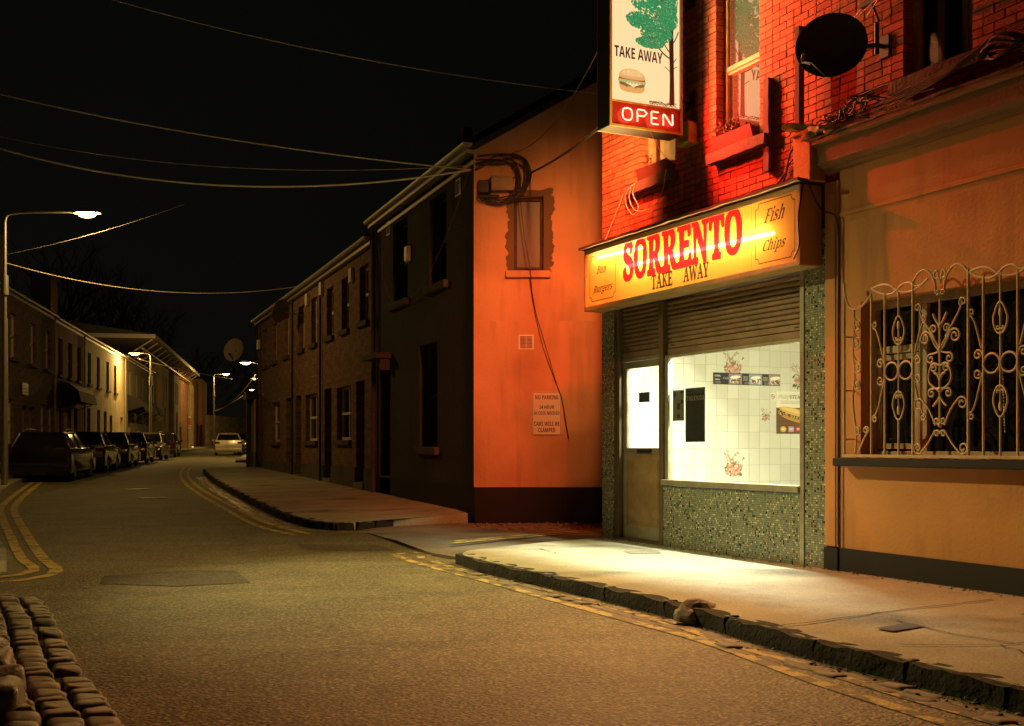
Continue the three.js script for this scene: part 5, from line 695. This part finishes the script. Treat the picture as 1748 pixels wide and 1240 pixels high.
function dishOn(label, fr, C, dir, R, mat, foot) { const t = thing('satellite_dish', label, 'satellite dish', fr, [C.x, C.y, C.z]); const prof = []; for (let i = 0; i <= 10; i++) { const r = R * i / 10; prof.push(new THREE.Vector2(r, 0.3 * r * r / R)); } for (let i = 10; i >= 0; i--) { const r = R * i / 10; prof.push(new THREE.Vector2(r, 0.3 * r * r / R - 0.01)); } const d = dir.clone().normalize(), Q = new THREE.Quaternion().setFromUnitVectors(V(0, 1, 0), d); part(t, 'reflector', new THREE.LatheGeometry(prof, 28).applyQuaternion(Q).translate(C.x, C.y, C.z), mat); const lnb = C.clone().addScaledVector(d, R * 0.9).add(V(0, -R * 0.5, 0)); part(t, 'arm', [rod(C.clone().add(V(0, -R * 0.95, 0)).addScaledVector(d, 0.08), lnb, 0.015), rod(C, foot, 0.02)], M.black); part(t, 'receiver', rod(lnb, lnb.clone().addScaledVector(d, -0.1), 0.035), M.black); }
dishOn('dark satellite dish under the gutter of the brick terrace', RW, V(-15.6, 5.15, 0.5), V(-0.75, 0.35, 0.55), 0.34, std(0.16, 0.14, 0.09, 0.5), V(-15.0, 5.0, 0));
dishOn('large pale satellite dish on the far end of the brick terrace', RW, V(-24.3, 4.72, 0.75), V(0.7, 0.2, 0.7), 0.42, M.dishPale, V(-23.9, 4.4, 0));
// low white corner building and dark hoarding beyond the terrace
{
  const t = thing('end_building', 'low white walled building beyond the brick terrace', 'building', RW, [-24.5, 0, -2]);
  part(t, 'wall', [box(-24.9, -24.12, 0, 3.0, -5, 0.12)], M.cream); part(t, 'plinth', box(-24.92, -24.11, 0, 1.1, -5, 0.15), M.greyRender); part(t, 'roof', box(-25.0, -24.11, 3.0, 3.2, -5.2, 0.4), M.slate); part(t, 'gate_post', [box(-25.1, -24.93, 0, 3.2, -0.1, 0.28), box(-25.14, -24.9, 3.21, 3.3, -0.14, 0.32)], M.black);
}

// ---------------------------------------------------------------- left terrace (frame LF: x = distance down the street, z out to the road)
function leftHouse(x0, x1, hgt, mat, label, ups, downs, doors, extra = {}) {
  const h = thing('street_house', label, 'house', LF, [(x0 + x1) / 2, 0, 0], 'houses along the left side of the street');
  const g = rise(40 + (x0 + x1) / 2), o = [...ups.map((x) => [x, x + (extra.w ?? 0.95), hgt - 2.15, hgt - 0.65]), ...downs.map((x) => [x, x + (extra.w ?? 0.95), g + 1.0, g + 2.55])], dd = doors.map((x) => [x, x + 0.95, g + 0.15, g + 2.4]);
  part(h, 'wall', sheet(rect(x0, x1, 0, hgt), 0.3, -0.3, [...o, ...dd].map((q) => rect(...q))), mat);
  for (const [a, b, c, d] of o) { const f = part(h, 'window', [box(a, a + 0.08, c, d, -0.2, -0.1), box(b - 0.08, b, c, d, -0.2, -0.1), box(a + 0.08, b - 0.08, d - 0.08, d, -0.2, -0.1), box(a + 0.08, b - 0.08, c, c + 0.08, -0.2, -0.1), box(a + 0.08, b - 0.08, (c + d) / 2 - 0.04, (c + d) / 2 + 0.04, -0.2, -0.1)], extra.frame ?? M.wood); part(f, 'pane', box(a + 0.07, b - 0.07, c + 0.07, d - 0.07, -0.16, -0.15), M.darkGlass); part(h, 'window_sill', box(a - 0.1, b + 0.1, c - 0.12, c, -0.1, 0.1), M.stoneDark); }
  for (const [a, b, c, d] of dd) part(h, 'door', box(a, b, c, d, -0.22, -0.16), extra.door ?? M.black);
  part(h, 'gutter', [box(x0, x1, hgt, hgt + 0.1, 0.02, 0.2, 0.03), box(x0, x1, hgt - 0.1, hgt - 0.001, 0.001, 0.05)], M.galvanised);
  part(h, 'downpipe', rod(V(x1 - 0.2, g, 0.06), V(x1 - 0.2, hgt, 0.06), 0.045), M.galvanised);
  part(h, 'roof', sheet([[0.25, hgt + 0.08], [-3.6, hgt + (extra.pitch ?? 2.2)], [-7.4, hgt + 0.08]].map(([z, y]) => [z, y]), x1 - x0).rotateY(-Math.PI / 2).translate(x1, 0, 0), M.slate);
  part(h, 'side_wall', [box(x0 + 0.002, x0 + 0.25, 0, hgt, -7.2, -0.3), box(x1 - 0.25, x1 - 0.002, 0, hgt, -7.2, -0.3), box(x0, x1, 0, hgt, -7.4, -7.2)], mat);
  for (const x of extra.chimneys ?? []) { const c = part(h, 'chimney', [box(x, x + 1.9, hgt + 1.0, hgt + 4.0, -4.2, -3.2), box(x - 0.08, x + 1.98, hgt + 4.0, hgt + 4.2, -4.28, -3.12)], M.terrace); for (const k of [0.3, 0.95, 1.6]) part(c, 'chimney_pot', new THREE.CylinderGeometry(0.13, 0.17, 0.55, 10).translate(x + k, hgt + 4.47, -3.7), M.terracotta); }
  return [h, g];
}
leftHouse(-9, 5.6, 6.45, M.terrace, 'dark brick house nearest on the left with a tall chimney', [-6, -2, 1.1, 3.8], [-6, -2.5, 2.9, 4.4], [-0.2, 0.9], { chimneys: [2.4], door: M.whitePaint, frame: M.whitePaint });
leftHouse(5.61, 12.6, 6.4, M.brownRender, 'brown fronted house with a dark bow canopy on the left of the street', [6.4, 8.6, 10.8], [6.6, 9.9], [8.4], { chimneys: [9.6] });
leftHouse(12.61, 26.6, 6.4, M.cream, 'cream painted house lit by the wall mounted street lamp', [13.6, 16.3, 19.4, 22.2], [13.4, 16.4, 18.6], [20.6, 24.8], { chimneys: [22.0] });
leftHouse(26.61, 41.5, 6.5, M.greyRender, 'long dark fronted building with shop canopies down the street', [28.2, 31.5, 34.8, 38.1], [], [28, 35], { pitch: 1.6 });
{ // taller apartment block with pale piers
  const t = thing('apartment_block', 'dark apartment block with pale arched piers and reddish end bay', 'building', LF, [62, 0, 0], 'far blocks on the left'); const g = rise(100);
  part(t, 'wall', box(41.6, 59.5, 0, 8.2, -9, -0.4), M.darkRender); part(t, 'end_bay', box(59.5, 84, 0, 8.1, -9, 0.2), M.brownRender); part(t, 'far_bay', box(84, 92, 0, 8.6, -9, 0.6), std(0.45, 0.24, 0.12, 0.9));
  for (const x of [44.2, 54.0, 70.5, 88]) { const p = part(t, 'pier', sheet(rect(x, x + 5, g, 7.4), 0.7, -0.35, [[[x + 1.6, g + 0.1], [x + 3.4, g + 0.1], ...[...Array(9).keys()].map((i) => [x + 2.5 + 0.9 * Math.cos(i * Math.PI / 8), g + 2.4 + 0.9 * Math.sin(i * Math.PI / 8)])], rect(x + 1.3, x + 2.1, 4.8, 6.6), rect(x + 2.9, x + 3.7, 4.8, 6.6)]), M.cream); part(p, 'pane', [box(x + 1.3, x + 3.7, 4.7, 6.7, -0.2, -0.15), box(x + 1.5, x + 3.5, g, g + 3.4, -0.2, -0.15)], M.darkGlass); }
  part(t, 'eaves', [box(30.5, 70, 8.0, 8.25, -9.5, 1.3), ...[...Array(14).keys()].map((i) => rod(V(31 + i * 2.9, 7.0, -0.35), V(31 + i * 2.9, 8.0, 1.1), 0.06)), box(30.5, 70, 7.3, 7.4, 0.5, 0.6)], M.galvanised);
  part(t, 'roof', sheet([[1.2, 8.26], [-4.5, 9.1], [-9.5, 8.26]], 39).rotateY(-Math.PI / 2).translate(69.6, 0, 0), M.slate);
  for (const x of [46.7, 56.5, 73, 90.5]) { const m = part(t, 'pier_light', box(x - 0.25, x + 0.25, g + 0.12, g + 0.3, 0.37, 0.5, 0.02), new THREE.MeshStandardMaterial({ color: 0xffffff, emissive: lin(1, 0.85, 0.5), emissiveIntensity: 1.6 })); }
}
for (const [x, l] of [[29.0, 'first of the dark shop canopies below the cream house'], [32.4, 'second dark shop canopy down the street'], [36.2, 'third dark shop canopy down the street']]) { const t = thing('canopy', l, 'canopy', LF, [x, 3.0, 0], 'shop canopies'); part(t, 'hood', sheet([[0, 3.4], [0, 4.4], [0.5, 4.25], [1.0, 3.8], [1.2, 3.35], [1.1, 3.35], [0.9, 3.7]], 2.6).rotateY(-Math.PI / 2).translate(x + 1.3, 0, 0), M.plinth); part(t, 'strut', [rod(V(x - 1.2, 2.8, 0.02), V(x - 1.2, 3.4, 1.1), 0.02), rod(V(x + 1.2, 2.8, 0.02), V(x + 1.2, 3.4, 1.1), 0.02)], M.black); }
{ const t = thing('canopy', 'dark bow canopy over the brown house shopfront', 'canopy', LF, [8.6, 3.0, 0]); part(t, 'hood', sheet([[0, 3.2], [0, 4.0], [0.4, 3.9], [0.75, 3.6], [0.85, 3.15], [0.75, 3.15]], 4.2).rotateY(-Math.PI / 2).translate(10.8, 0, 0), M.plinth); part(t, 'bracket', [rod(V(6.8, 2.9, 0.02), V(6.8, 3.2, 0.75), 0.02), rod(V(10.6, 2.9, 0.02), V(10.6, 3.2, 0.75), 0.02)], M.black); }
{ const t = thing('street_name_plate', 'small white plate with dark lines on the nearest left house', 'sign', LF, [0.2, 3.3, 0]); part(t, 'plate', box(-0.35, 0.55, 3.12, 3.55, 0.02, 0.05, 0.01), M.whitePaint); part(t, 'print', [0, 1, 2].map((k) => box(-0.25, 0.45 - 0.1 * k, 3.2 + k * 0.11, 3.25 + k * 0.11, 0.05, 0.053)), M.black); }
{ const t = thing('board_sign', 'small red lettered board on a post in front of the far block', 'sign', LF, [61, 0, 0.9]); const g = rise(100); part(t, 'post', rod(V(61, g, 0.9), V(61, 4.1, 0.9), 0.06), M.whitePaint); part(t, 'board', box(60.2, 63.4, 2.9, 4.0, 0.92, 0.98), M.whitePaint); part(t, 'print', [box(60.35, 63.2, 3.25, 3.85, 0.98, 0.99), box(60.6, 63, 3.0, 3.12, 0.98, 0.99)], std(0.6, 0.05, 0.03, 0.5)); }
solo('stone_wall', 'long rubble stone wall at the far end of the street', 'wall', ribbon([[-31.5, 118], [-30.5, 140], [-31, 170], [-34, 215]], [[-31.9, 118], [-30.9, 140], [-31.4, 170], [-34.4, 215]], 30, 1, () => 4.6 + 0.0, 5), M.rubble = std(1, 1, 1, 0.95, { map: T.rubble }));
// bare trees behind the roofs
function bareTree(label, x, z, hgt) {
  const t = thing('bare_tree', label, 'tree', WORLD, [x, 0, -z], 'bare trees behind the roofs'), tr = [], cr = [];
  const grow = (p, d, len, r, k) => { const q = p.clone().addScaledVector(d, len); (k < 2 ? tr : cr).push(rod(p, q, r, r * 0.68, k < 2 ? 7 : 4)); if (k > 5) return; const n = k === 0 ? 4 : k > 3 ? 2 : 3; for (let i = 0; i < n; i++) { const e = d.clone().add(V(rr(-0.75, 0.75), rr(-0.25, 0.5), rr(-0.75, 0.75))).normalize(); grow(p.clone().lerp(q, rr(0.65, 1)), e, len * rr(0.6, 0.85), r * 0.6, k + 1); } };
  grow(V(x, 0, -z), V(0, 1, 0), hgt * 0.34, 0.32, 0); part(t, 'trunk', tr, M.bark); part(t, 'crown', cr, M.bark);
}
bareTree('bare tree rising behind the cream house roof', -33, 82, 17); bareTree('bare tree behind the apartment block', -38, 112, 18); bareTree('bare tree at the far left bend of the street', -40, 150, 17);
bareTree('bare tree beyond the end of the brick terrace', -25, 125, 12);

// ---------------------------------------------------------------- street lamps
function streetLamp(label, x, z, hgt, arm, power, dz = 0, visible = true) { // arm: reach in x from the pole
  const g = rise(z), t = thing('street_lamp', label, 'street lamp', WORLD, [x, g, -z], 'sodium street lamps'), top = g + hgt, s = Math.sign(arm) || 1, ex = x + arm, ez = -z - dz;
  part(t, 'pole', [rod(V(x, g, -z), V(x, g + hgt * 0.62, -z), 0.085, 0.07, 12), rod(V(x, g + hgt * 0.62, -z), V(x, top - 0.25, -z), 0.05, 0.04, 10), new THREE.CylinderGeometry(0.085, 0.095, 0.5, 12).translate(x, g + hgt * 0.74, -z)], M.galvanised);
  part(t, 'arm', tube([V(x, top - 0.28, -z), V(x + s * 0.06, top - 0.06, -z), V(x + s * 0.3, top + 0.0, -z - dz * 0.1), V(ex - s * 0.3, top + 0.04, ez)], 0.032, 8), M.galvanised);
  const hd = part(t, 'lamp_head', new THREE.SphereGeometry(0.2, 16, 10, 0, Math.PI * 2, 0, Math.PI / 2).scale(1.75, 0.7, 0.9).translate(ex, top, ez), M.galvanised);
  const bl = part(hd, 'bulb', new THREE.SphereGeometry(0.16, 16, 10).scale(1.45, 0.55, 0.8).translate(ex, top - 0.03, ez), bulbMat);
  const l = new THREE.PointLight(sodium, power, 0, 2); l.castShadow = true; l.shadow.radius = 6; l.position.set(ex - x, top - 0.03 - g, -dz); t.add(l); return t;
}
streetLamp('nearest visible street lamp, tall pole at the left edge of the picture', -12.95, 29, 7.05, 2.1, GLOW.sodium * 0.42);
streetLamp('street lamp with a short arm glowing against the cream house', -20.2, 63.5, 5.9, -0.9, GLOW.sodium * 0.9);
streetLamp('street lamp on a pole in front of the far stone wall', -27.3, 104, 6.9, 1.1, GLOW.sodium * 0.8);
streetLamp('street lamp just beyond the brick terrace, arm reaching left', -14.9, 67, 5.6, -0.8, GLOW.sodium * 0.8);
streetLamp('second street lamp beyond the brick terrace, higher of the small distant pair', -24.9, 112, 6.9, -0.5, GLOW.sodium * 0.6);
streetLamp('last and lowest of the small distant street lamps', -31.2, 140, 6.9, -0.9, GLOW.sodium * 0.6);
{ // the lamp across the street from the shop, just out of the picture: a hooded head turned to the shop
  const x = -7.7, z = 15.2, top = 7.6, t = thing('street_lamp', 'hooded street lamp on the left footpath across from the takeaway', 'street lamp', WORLD, [x, rise(z) + 0.1, -z], 'sodium street lamps');
  part(t, 'pole', [rod(V(x, 0, -z), V(x, 4.6, -z), 0.085, 0.07, 12), rod(V(x, 4.6, -z), V(x, top, -z), 0.05, 0.045, 10)], M.galvanised);
  const at = V(x + 0.5, top + 0.1, -z + 0.15), aim = V(1.2, 0, -10.0), d = aim.clone().sub(at).normalize(), Q = new THREE.Quaternion().setFromUnitVectors(V(0, -1, 0), d);
  part(t, 'arm', tube([V(x, top - 0.05, -z), V(x + 0.1, top + 0.12, -z), at.clone().addScaledVector(d, -0.12)], 0.03, 8), M.galvanised);
  const hd = part(t, 'lamp_hood', new THREE.CylinderGeometry(0.12, 0.24, 0.3, 20, 1, true).applyQuaternion(Q).translate(at.x, at.y, at.z), M.plinth);
  part(hd, 'bulb', new THREE.SphereGeometry(0.085, 14, 10).translate(at.x, at.y, at.z), bulbMat);
  const l = new THREE.SpotLight(lin(1, 0.76, 0.28), GLOW.hood, 0, 0.42, 1, 2); l.castShadow = true; l.shadow.radius = 4; l.position.copy(at).addScaledVector(d, 0.17).sub(t.position); t.add(l); l.target.position.copy(aim).sub(t.position); t.add(l.target);
}
// ---------------------------------------------------------------- parked cars
const plateM = std(0.5, 0.46, 0.33, 0.5);
function car(label, x, z, heading, paint, type, lamps) { // heading: 0 = tail towards the camera
  const t = thing('parked_car', label, 'car', WORLD, [0, 0, 0], 'cars parked along the street');
  t.position.set(x, rise(z), -z); t.rotation.set(0.013, heading, 0, 'YXZ');
  const est = type === 'estate', Lh = est ? 2.3 : 2.02, W = 0.86, bodyM = new THREE.MeshPhysicalMaterial({ color: lin(...paint), roughness: 0.32, metalness: 0.25, clearcoat: 1, clearcoatRoughness: 0.06 });
  // side outline, x along the car: tail at -Lh ... nose at +Lh (turned so that the tail faces the camera)
  const arch = (c) => [...Array(9).keys()].map((i) => [c + 0.34 * Math.cos(Math.PI - i * Math.PI / 8), 0.3 + 0.34 * Math.sin(i * Math.PI / 8)]);
  const belt = 0.92, side = [[-Lh, 0.34], [-Lh + 0.05, 0.26], ...arch(-Lh + 0.86), ...arch(Lh - 0.86), [Lh - 0.05, 0.24], [Lh, 0.4], [Lh - 0.04, 0.62], [Lh - 0.3, 0.76], [Lh - 1.15, belt], [-Lh + 0.08, belt + 0.03], [-Lh - 0.01, 0.7]];
  const sh = new THREE.Shape(side.map(([a, b]) => new THREE.Vector2(a, b)));
  const body = new THREE.ExtrudeGeometry(sh, { depth: 2 * W - 0.14, bevelEnabled: true, bevelSize: 0.05, bevelThickness: 0.07, bevelSegments: 3 }).translate(0, 0, -W + 0.07);
  const B = part(t, 'body', toCreasedNormals(body.rotateY(Math.PI / 2), 0.7), bodyM);
  // glasshouse: tapered box from belt to roof
  const r0 = est ? -Lh + 0.12 : -Lh + 0.16, r1 = est ? -Lh + 0.42 : -Lh + 0.62, f1 = 0.32, f0 = Lh - 1.12, top = 1.43;
  const hexa = (a0, a1, b0, b1, y0, y1, w0, w1) => { const p = [[a0, y0, -w0], [b0, y0, -w0], [b0, y0, w0], [a0, y0, w0], [a1, y1, -w1], [b1, y1, -w1], [b1, y1, w1], [a1, y1, w1]], q = [[0, 4, 5], [0, 5, 1], [1, 5, 6], [1, 6, 2], [2, 6, 7], [2, 7, 3], [3, 7, 4], [3, 4, 0], [4, 7, 6], [4, 6, 5], [0, 1, 2], [0, 2, 3]].flat(); const g = new THREE.BufferGeometry(); g.setAttribute('position', new THREE.BufferAttribute(new Float32Array(q.flatMap((i) => p[i])), 3)); g.computeVertexNormals(); return g.rotateY(Math.PI / 2); };
  part(t, 'window_glass', hexa(r0, r1, f0, f1, belt - 0.02, top - 0.03, W - 0.05, 0.60), M.darkGlass);
  part(t, 'roof', [hexa(r1 - 0.03, r1 + 0.05, f1 + 0.04, f1 - 0.05, top - 0.05, top + 0.03, 0.62, 0.54)], bodyM);
  const pil = (a, ay, b, by, wa, wb, k = 0.03) => [-1, 1].map((s) => rod(V(a, ay, s * wa), V(b, by, s * wb), k + 0.012, k, 6).rotateY(Math.PI / 2));
  for (const g of [...pil(r0 + 0.02, belt, r1, top - 0.03, W - 0.05, 0.6, 0.05), ...pil(f0 - 0.02, belt - 0.02, f1, top - 0.03, W - 0.06, 0.6), ...pil(-0.35, belt, -0.4, top - 0.03, W - 0.03, 0.61, 0.022), ...(est ? pil(-1.35, belt, -1.4, top - 0.03, W - 0.03, 0.61, 0.03) : [])]) part(t, 'pillar', g, bodyM);
  if (est) [-1, 1].forEach((s) => part(t, 'roof_rail', tube([V(-1.6, top + 0.02, s * 0.56), V(-1.5, top + 0.07, s * 0.56), V(0.1, top + 0.07, s * 0.56), V(0.2, top + 0.02, s * 0.56)], 0.016, 6).rotateY(Math.PI / 2), M.steel));
  const tyre = new THREE.TorusGeometry(0.235, 0.085, 10, 24).rotateY(Math.PI / 2), rim = new THREE.CylinderGeometry(0.19, 0.19, 0.16, 16).rotateZ(Math.PI / 2);
  for (const s of [-1, 1]) for (const c of [-Lh + 0.86, Lh - 0.86]) { const w = part(t, 'wheel', [new THREE.CylinderGeometry(0.24, 0.24, 0.15, 20).rotateZ(Math.PI / 2).translate(s * (W - 0.1), 0.31, -c)], M.rubber); part(w, 'tyre', tyre.clone().translate(s * (W - 0.1), 0.31, -c), M.rubber); part(w, 'rim', rim.clone().translate(s * (W - 0.09), 0.31, -c), M.steel); }
  const red = std(0.06, 0.004, 0.004, 0.2), zt = Lh + 0.0;
  for (const s of [-1, 1]) part(t, 'tail_light', est ? box(s * 0.73, s * 0.83, 0.72, 1.1, zt - 0.05, zt + 0.035, 0.02) : box(s * 0.56, s * 0.84, 0.68, 0.9, zt - 0.05, zt + 0.04, 0.02), red);
  for (const s of [-1, 1]) part(t, 'headlight', box(s * 0.5, s * 0.82, 0.55, 0.71, -Lh - 0.03, -Lh + 0.12, 0.03), M.steel);
  part(t, 'bumper', box(-W + 0.02, W - 0.02, 0.3, 0.5, zt + 0.0, zt + 0.1, 0.04), bodyM); part(t, 'bumper', box(-W + 0.02, W - 0.02, 0.28, 0.48, -Lh - 0.1, -Lh, 0.04), bodyM);
  for (const g of [box(-0.26, 0.26, 0.62, 0.73, zt + 0.02, zt + 0.035), box(-0.26, 0.26, 0.36, 0.46, -Lh - 0.12, -Lh - 0.105)]) part(t, 'number_plate', g, plateM);
  for (const s of [-1, 1]) part(t, 'door_mirror', box(s * (W + 0.01), s * (W + 0.19), 0.9, 1.03, -Lh + 1.35, -Lh + 1.47, 0.03), bodyM);
  part(t, 'rear_wiper', rod(V(0, belt + 0.05, zt - 0.12), V(0.3, belt + 0.12, zt - 0.16), 0.01), M.rubber);
  return t;
}
const down = Math.atan2(0.204, 1);
car('black estate car with roof rails, nearest in the parked row', -14.1, 35.0, down, [0.008, 0.008, 0.008], 'estate');
car('dark hatchback parked just ahead of the black estate', -15.45, 41.4, down, [0.012, 0.011, 0.012], 'hatch');
car('dark saloon with roof catching the lamplight, third in the row', -16.7, 47.6, down, [0.02, 0.018, 0.016], 'hatch');
car('grey car fourth in the parked row', -18.1, 54.2, down, [0.06, 0.055, 0.045], 'hatch');
car('brown estate car facing the camera, fifth in the row', -19.5, 61.0, down + Math.PI, [0.05, 0.035, 0.02], 'estate');
car('dark small car at the far end of the left parked row', -21.0, 68.5, down, [0.015, 0.013, 0.012], 'hatch');
car('silver hatchback parked alone on the right side of the far street', -19.0, 76, down + 0.06, [0.50, 0.46, 0.38], 'hatch');
car('dark car parked in front of the silver hatchback', -19.6, 83.5, down + 0.03, [0.06, 0.055, 0.05], 'hatch');
car('pale car parked farthest along the right kerb', -20.6, 90.5, down + 0.03, [0.35, 0.32, 0.26], 'estate');
// ---------------------------------------------------------------- overhead wires
const hung = (a, b, sag, n = 14) => [...Array(n + 1).keys()].map((i) => { const k = i / n; return [a[0] + (b[0] - a[0]) * k, a[1] + (b[1] - a[1]) * k - sag * 4 * k * (1 - k), a[2] + (b[2] - a[2]) * k]; });
const ohw = (label, a, b, sag, r, mat) => solo('overhead_wire', label, 'wire', tube(hung(a, b, sag).map((p) => V(...p)), r, 5, 60), mat, WORLD, a, 'overhead wires');
ohw('upper of two pale wires running from the gable corner to the left edge', [-0.65, 5.70, -18.05], [-12.5, 8.9, -22.5], 0.25, 0.012, M.wire);
ohw('lower pale wire sagging deeply from the gable corner to the left edge', [-0.68, 5.68, -18.0], [-12.5, 8.0, -21.5], 0.85, 0.016, M.wire);
ohw('faint thin wire between the two pale ones at the gable corner', [-0.66, 5.78, -18.1], [-13.5, 8.6, -24], 0.55, 0.005, M.wire);
ohw('wire crossing high over the roof of the corner house', [1.5, 6.75, -17.6], [-7.5, 9.6, -21], 0.2, 0.008, M.wire);
ohw('wire strung from the left lamp pole across the street', [-12.95, 6.0, -29], [-5.5, 5.9, -32], 0.5, 0.011, M.wire);
ohw('thin wire rising from the left lamp pole towards the right', [-12.95, 6.2, -29], [-8.5, 7.6, -29.5], 0.1, 0.003, M.wire);
ohw('bright wire from the cream house lamp across to the far lamp', [-20.9, 6.2, -63.5], [-25.6, 7.5, -104], 0.1, 0.03, M.wire);
ohw('wire drooping between the far pole and the lamp beyond the terrace', [-27.2, 4.6, -104], [-15.0, 5.7, -67], 0.5, 0.03, M.wire);
ohw('low wire between the far pole and the low white building', [-27.2, 4.6, -103.8], [-14.5, 4.2, -62], 0.1, 0.022, M.wire);
{ // the black service cable from the shop's sign to the junction box, and the thin loop above it
  const a = toWorld(SH, 1.88, 4.85, 1.0), b = toWorld(GB, 0.29, 5.62, 0.08), c = toWorld(SH, 1.9, 6.0, 0.95), d = toWorld(GB, 0.0, 5.95, 0.05), e = toWorld(SH, 1.88, 4.83, 0.95);
  solo('overhead_wire', 'thick black cable from the hanging sign to the junction box on the gable', 'wire', tube(hung([a.x, a.y, a.z], [b.x, b.y, b.z], 0.05).map((p) => V(...p)), 0.018, 6, 40), M.cable, WORLD, [a.x, a.y, a.z], 'overhead wires');
  solo('overhead_wire', 'thin slack wire curving down from the hanging sign to the gable', 'wire', tube(hung([c.x, c.y, c.z], [d.x, d.y, d.z], 0.35).map((p) => V(...p)), 0.006, 5, 40), M.cable, WORLD, [c.x, c.y, c.z], 'overhead wires');
}
cableThing('slack cable hanging across the two upstairs windows of the dark house', [[[-6.2, 5.6, 0.06], [-5.6, 4.9, 0.1], [-4.9, 4.25, 0.12], [-3.9, 4.05, 0.12], [-2.9, 4.15, 0.1], [-1.8, 4.6, 0.08], [-0.9, 5.2, 0.05], [-0.3, 5.7, 0.03]]], 0.006, M.cablePale, RW, [-3.5, 4.3, 0.05]);

renderer.render(scene, camera);
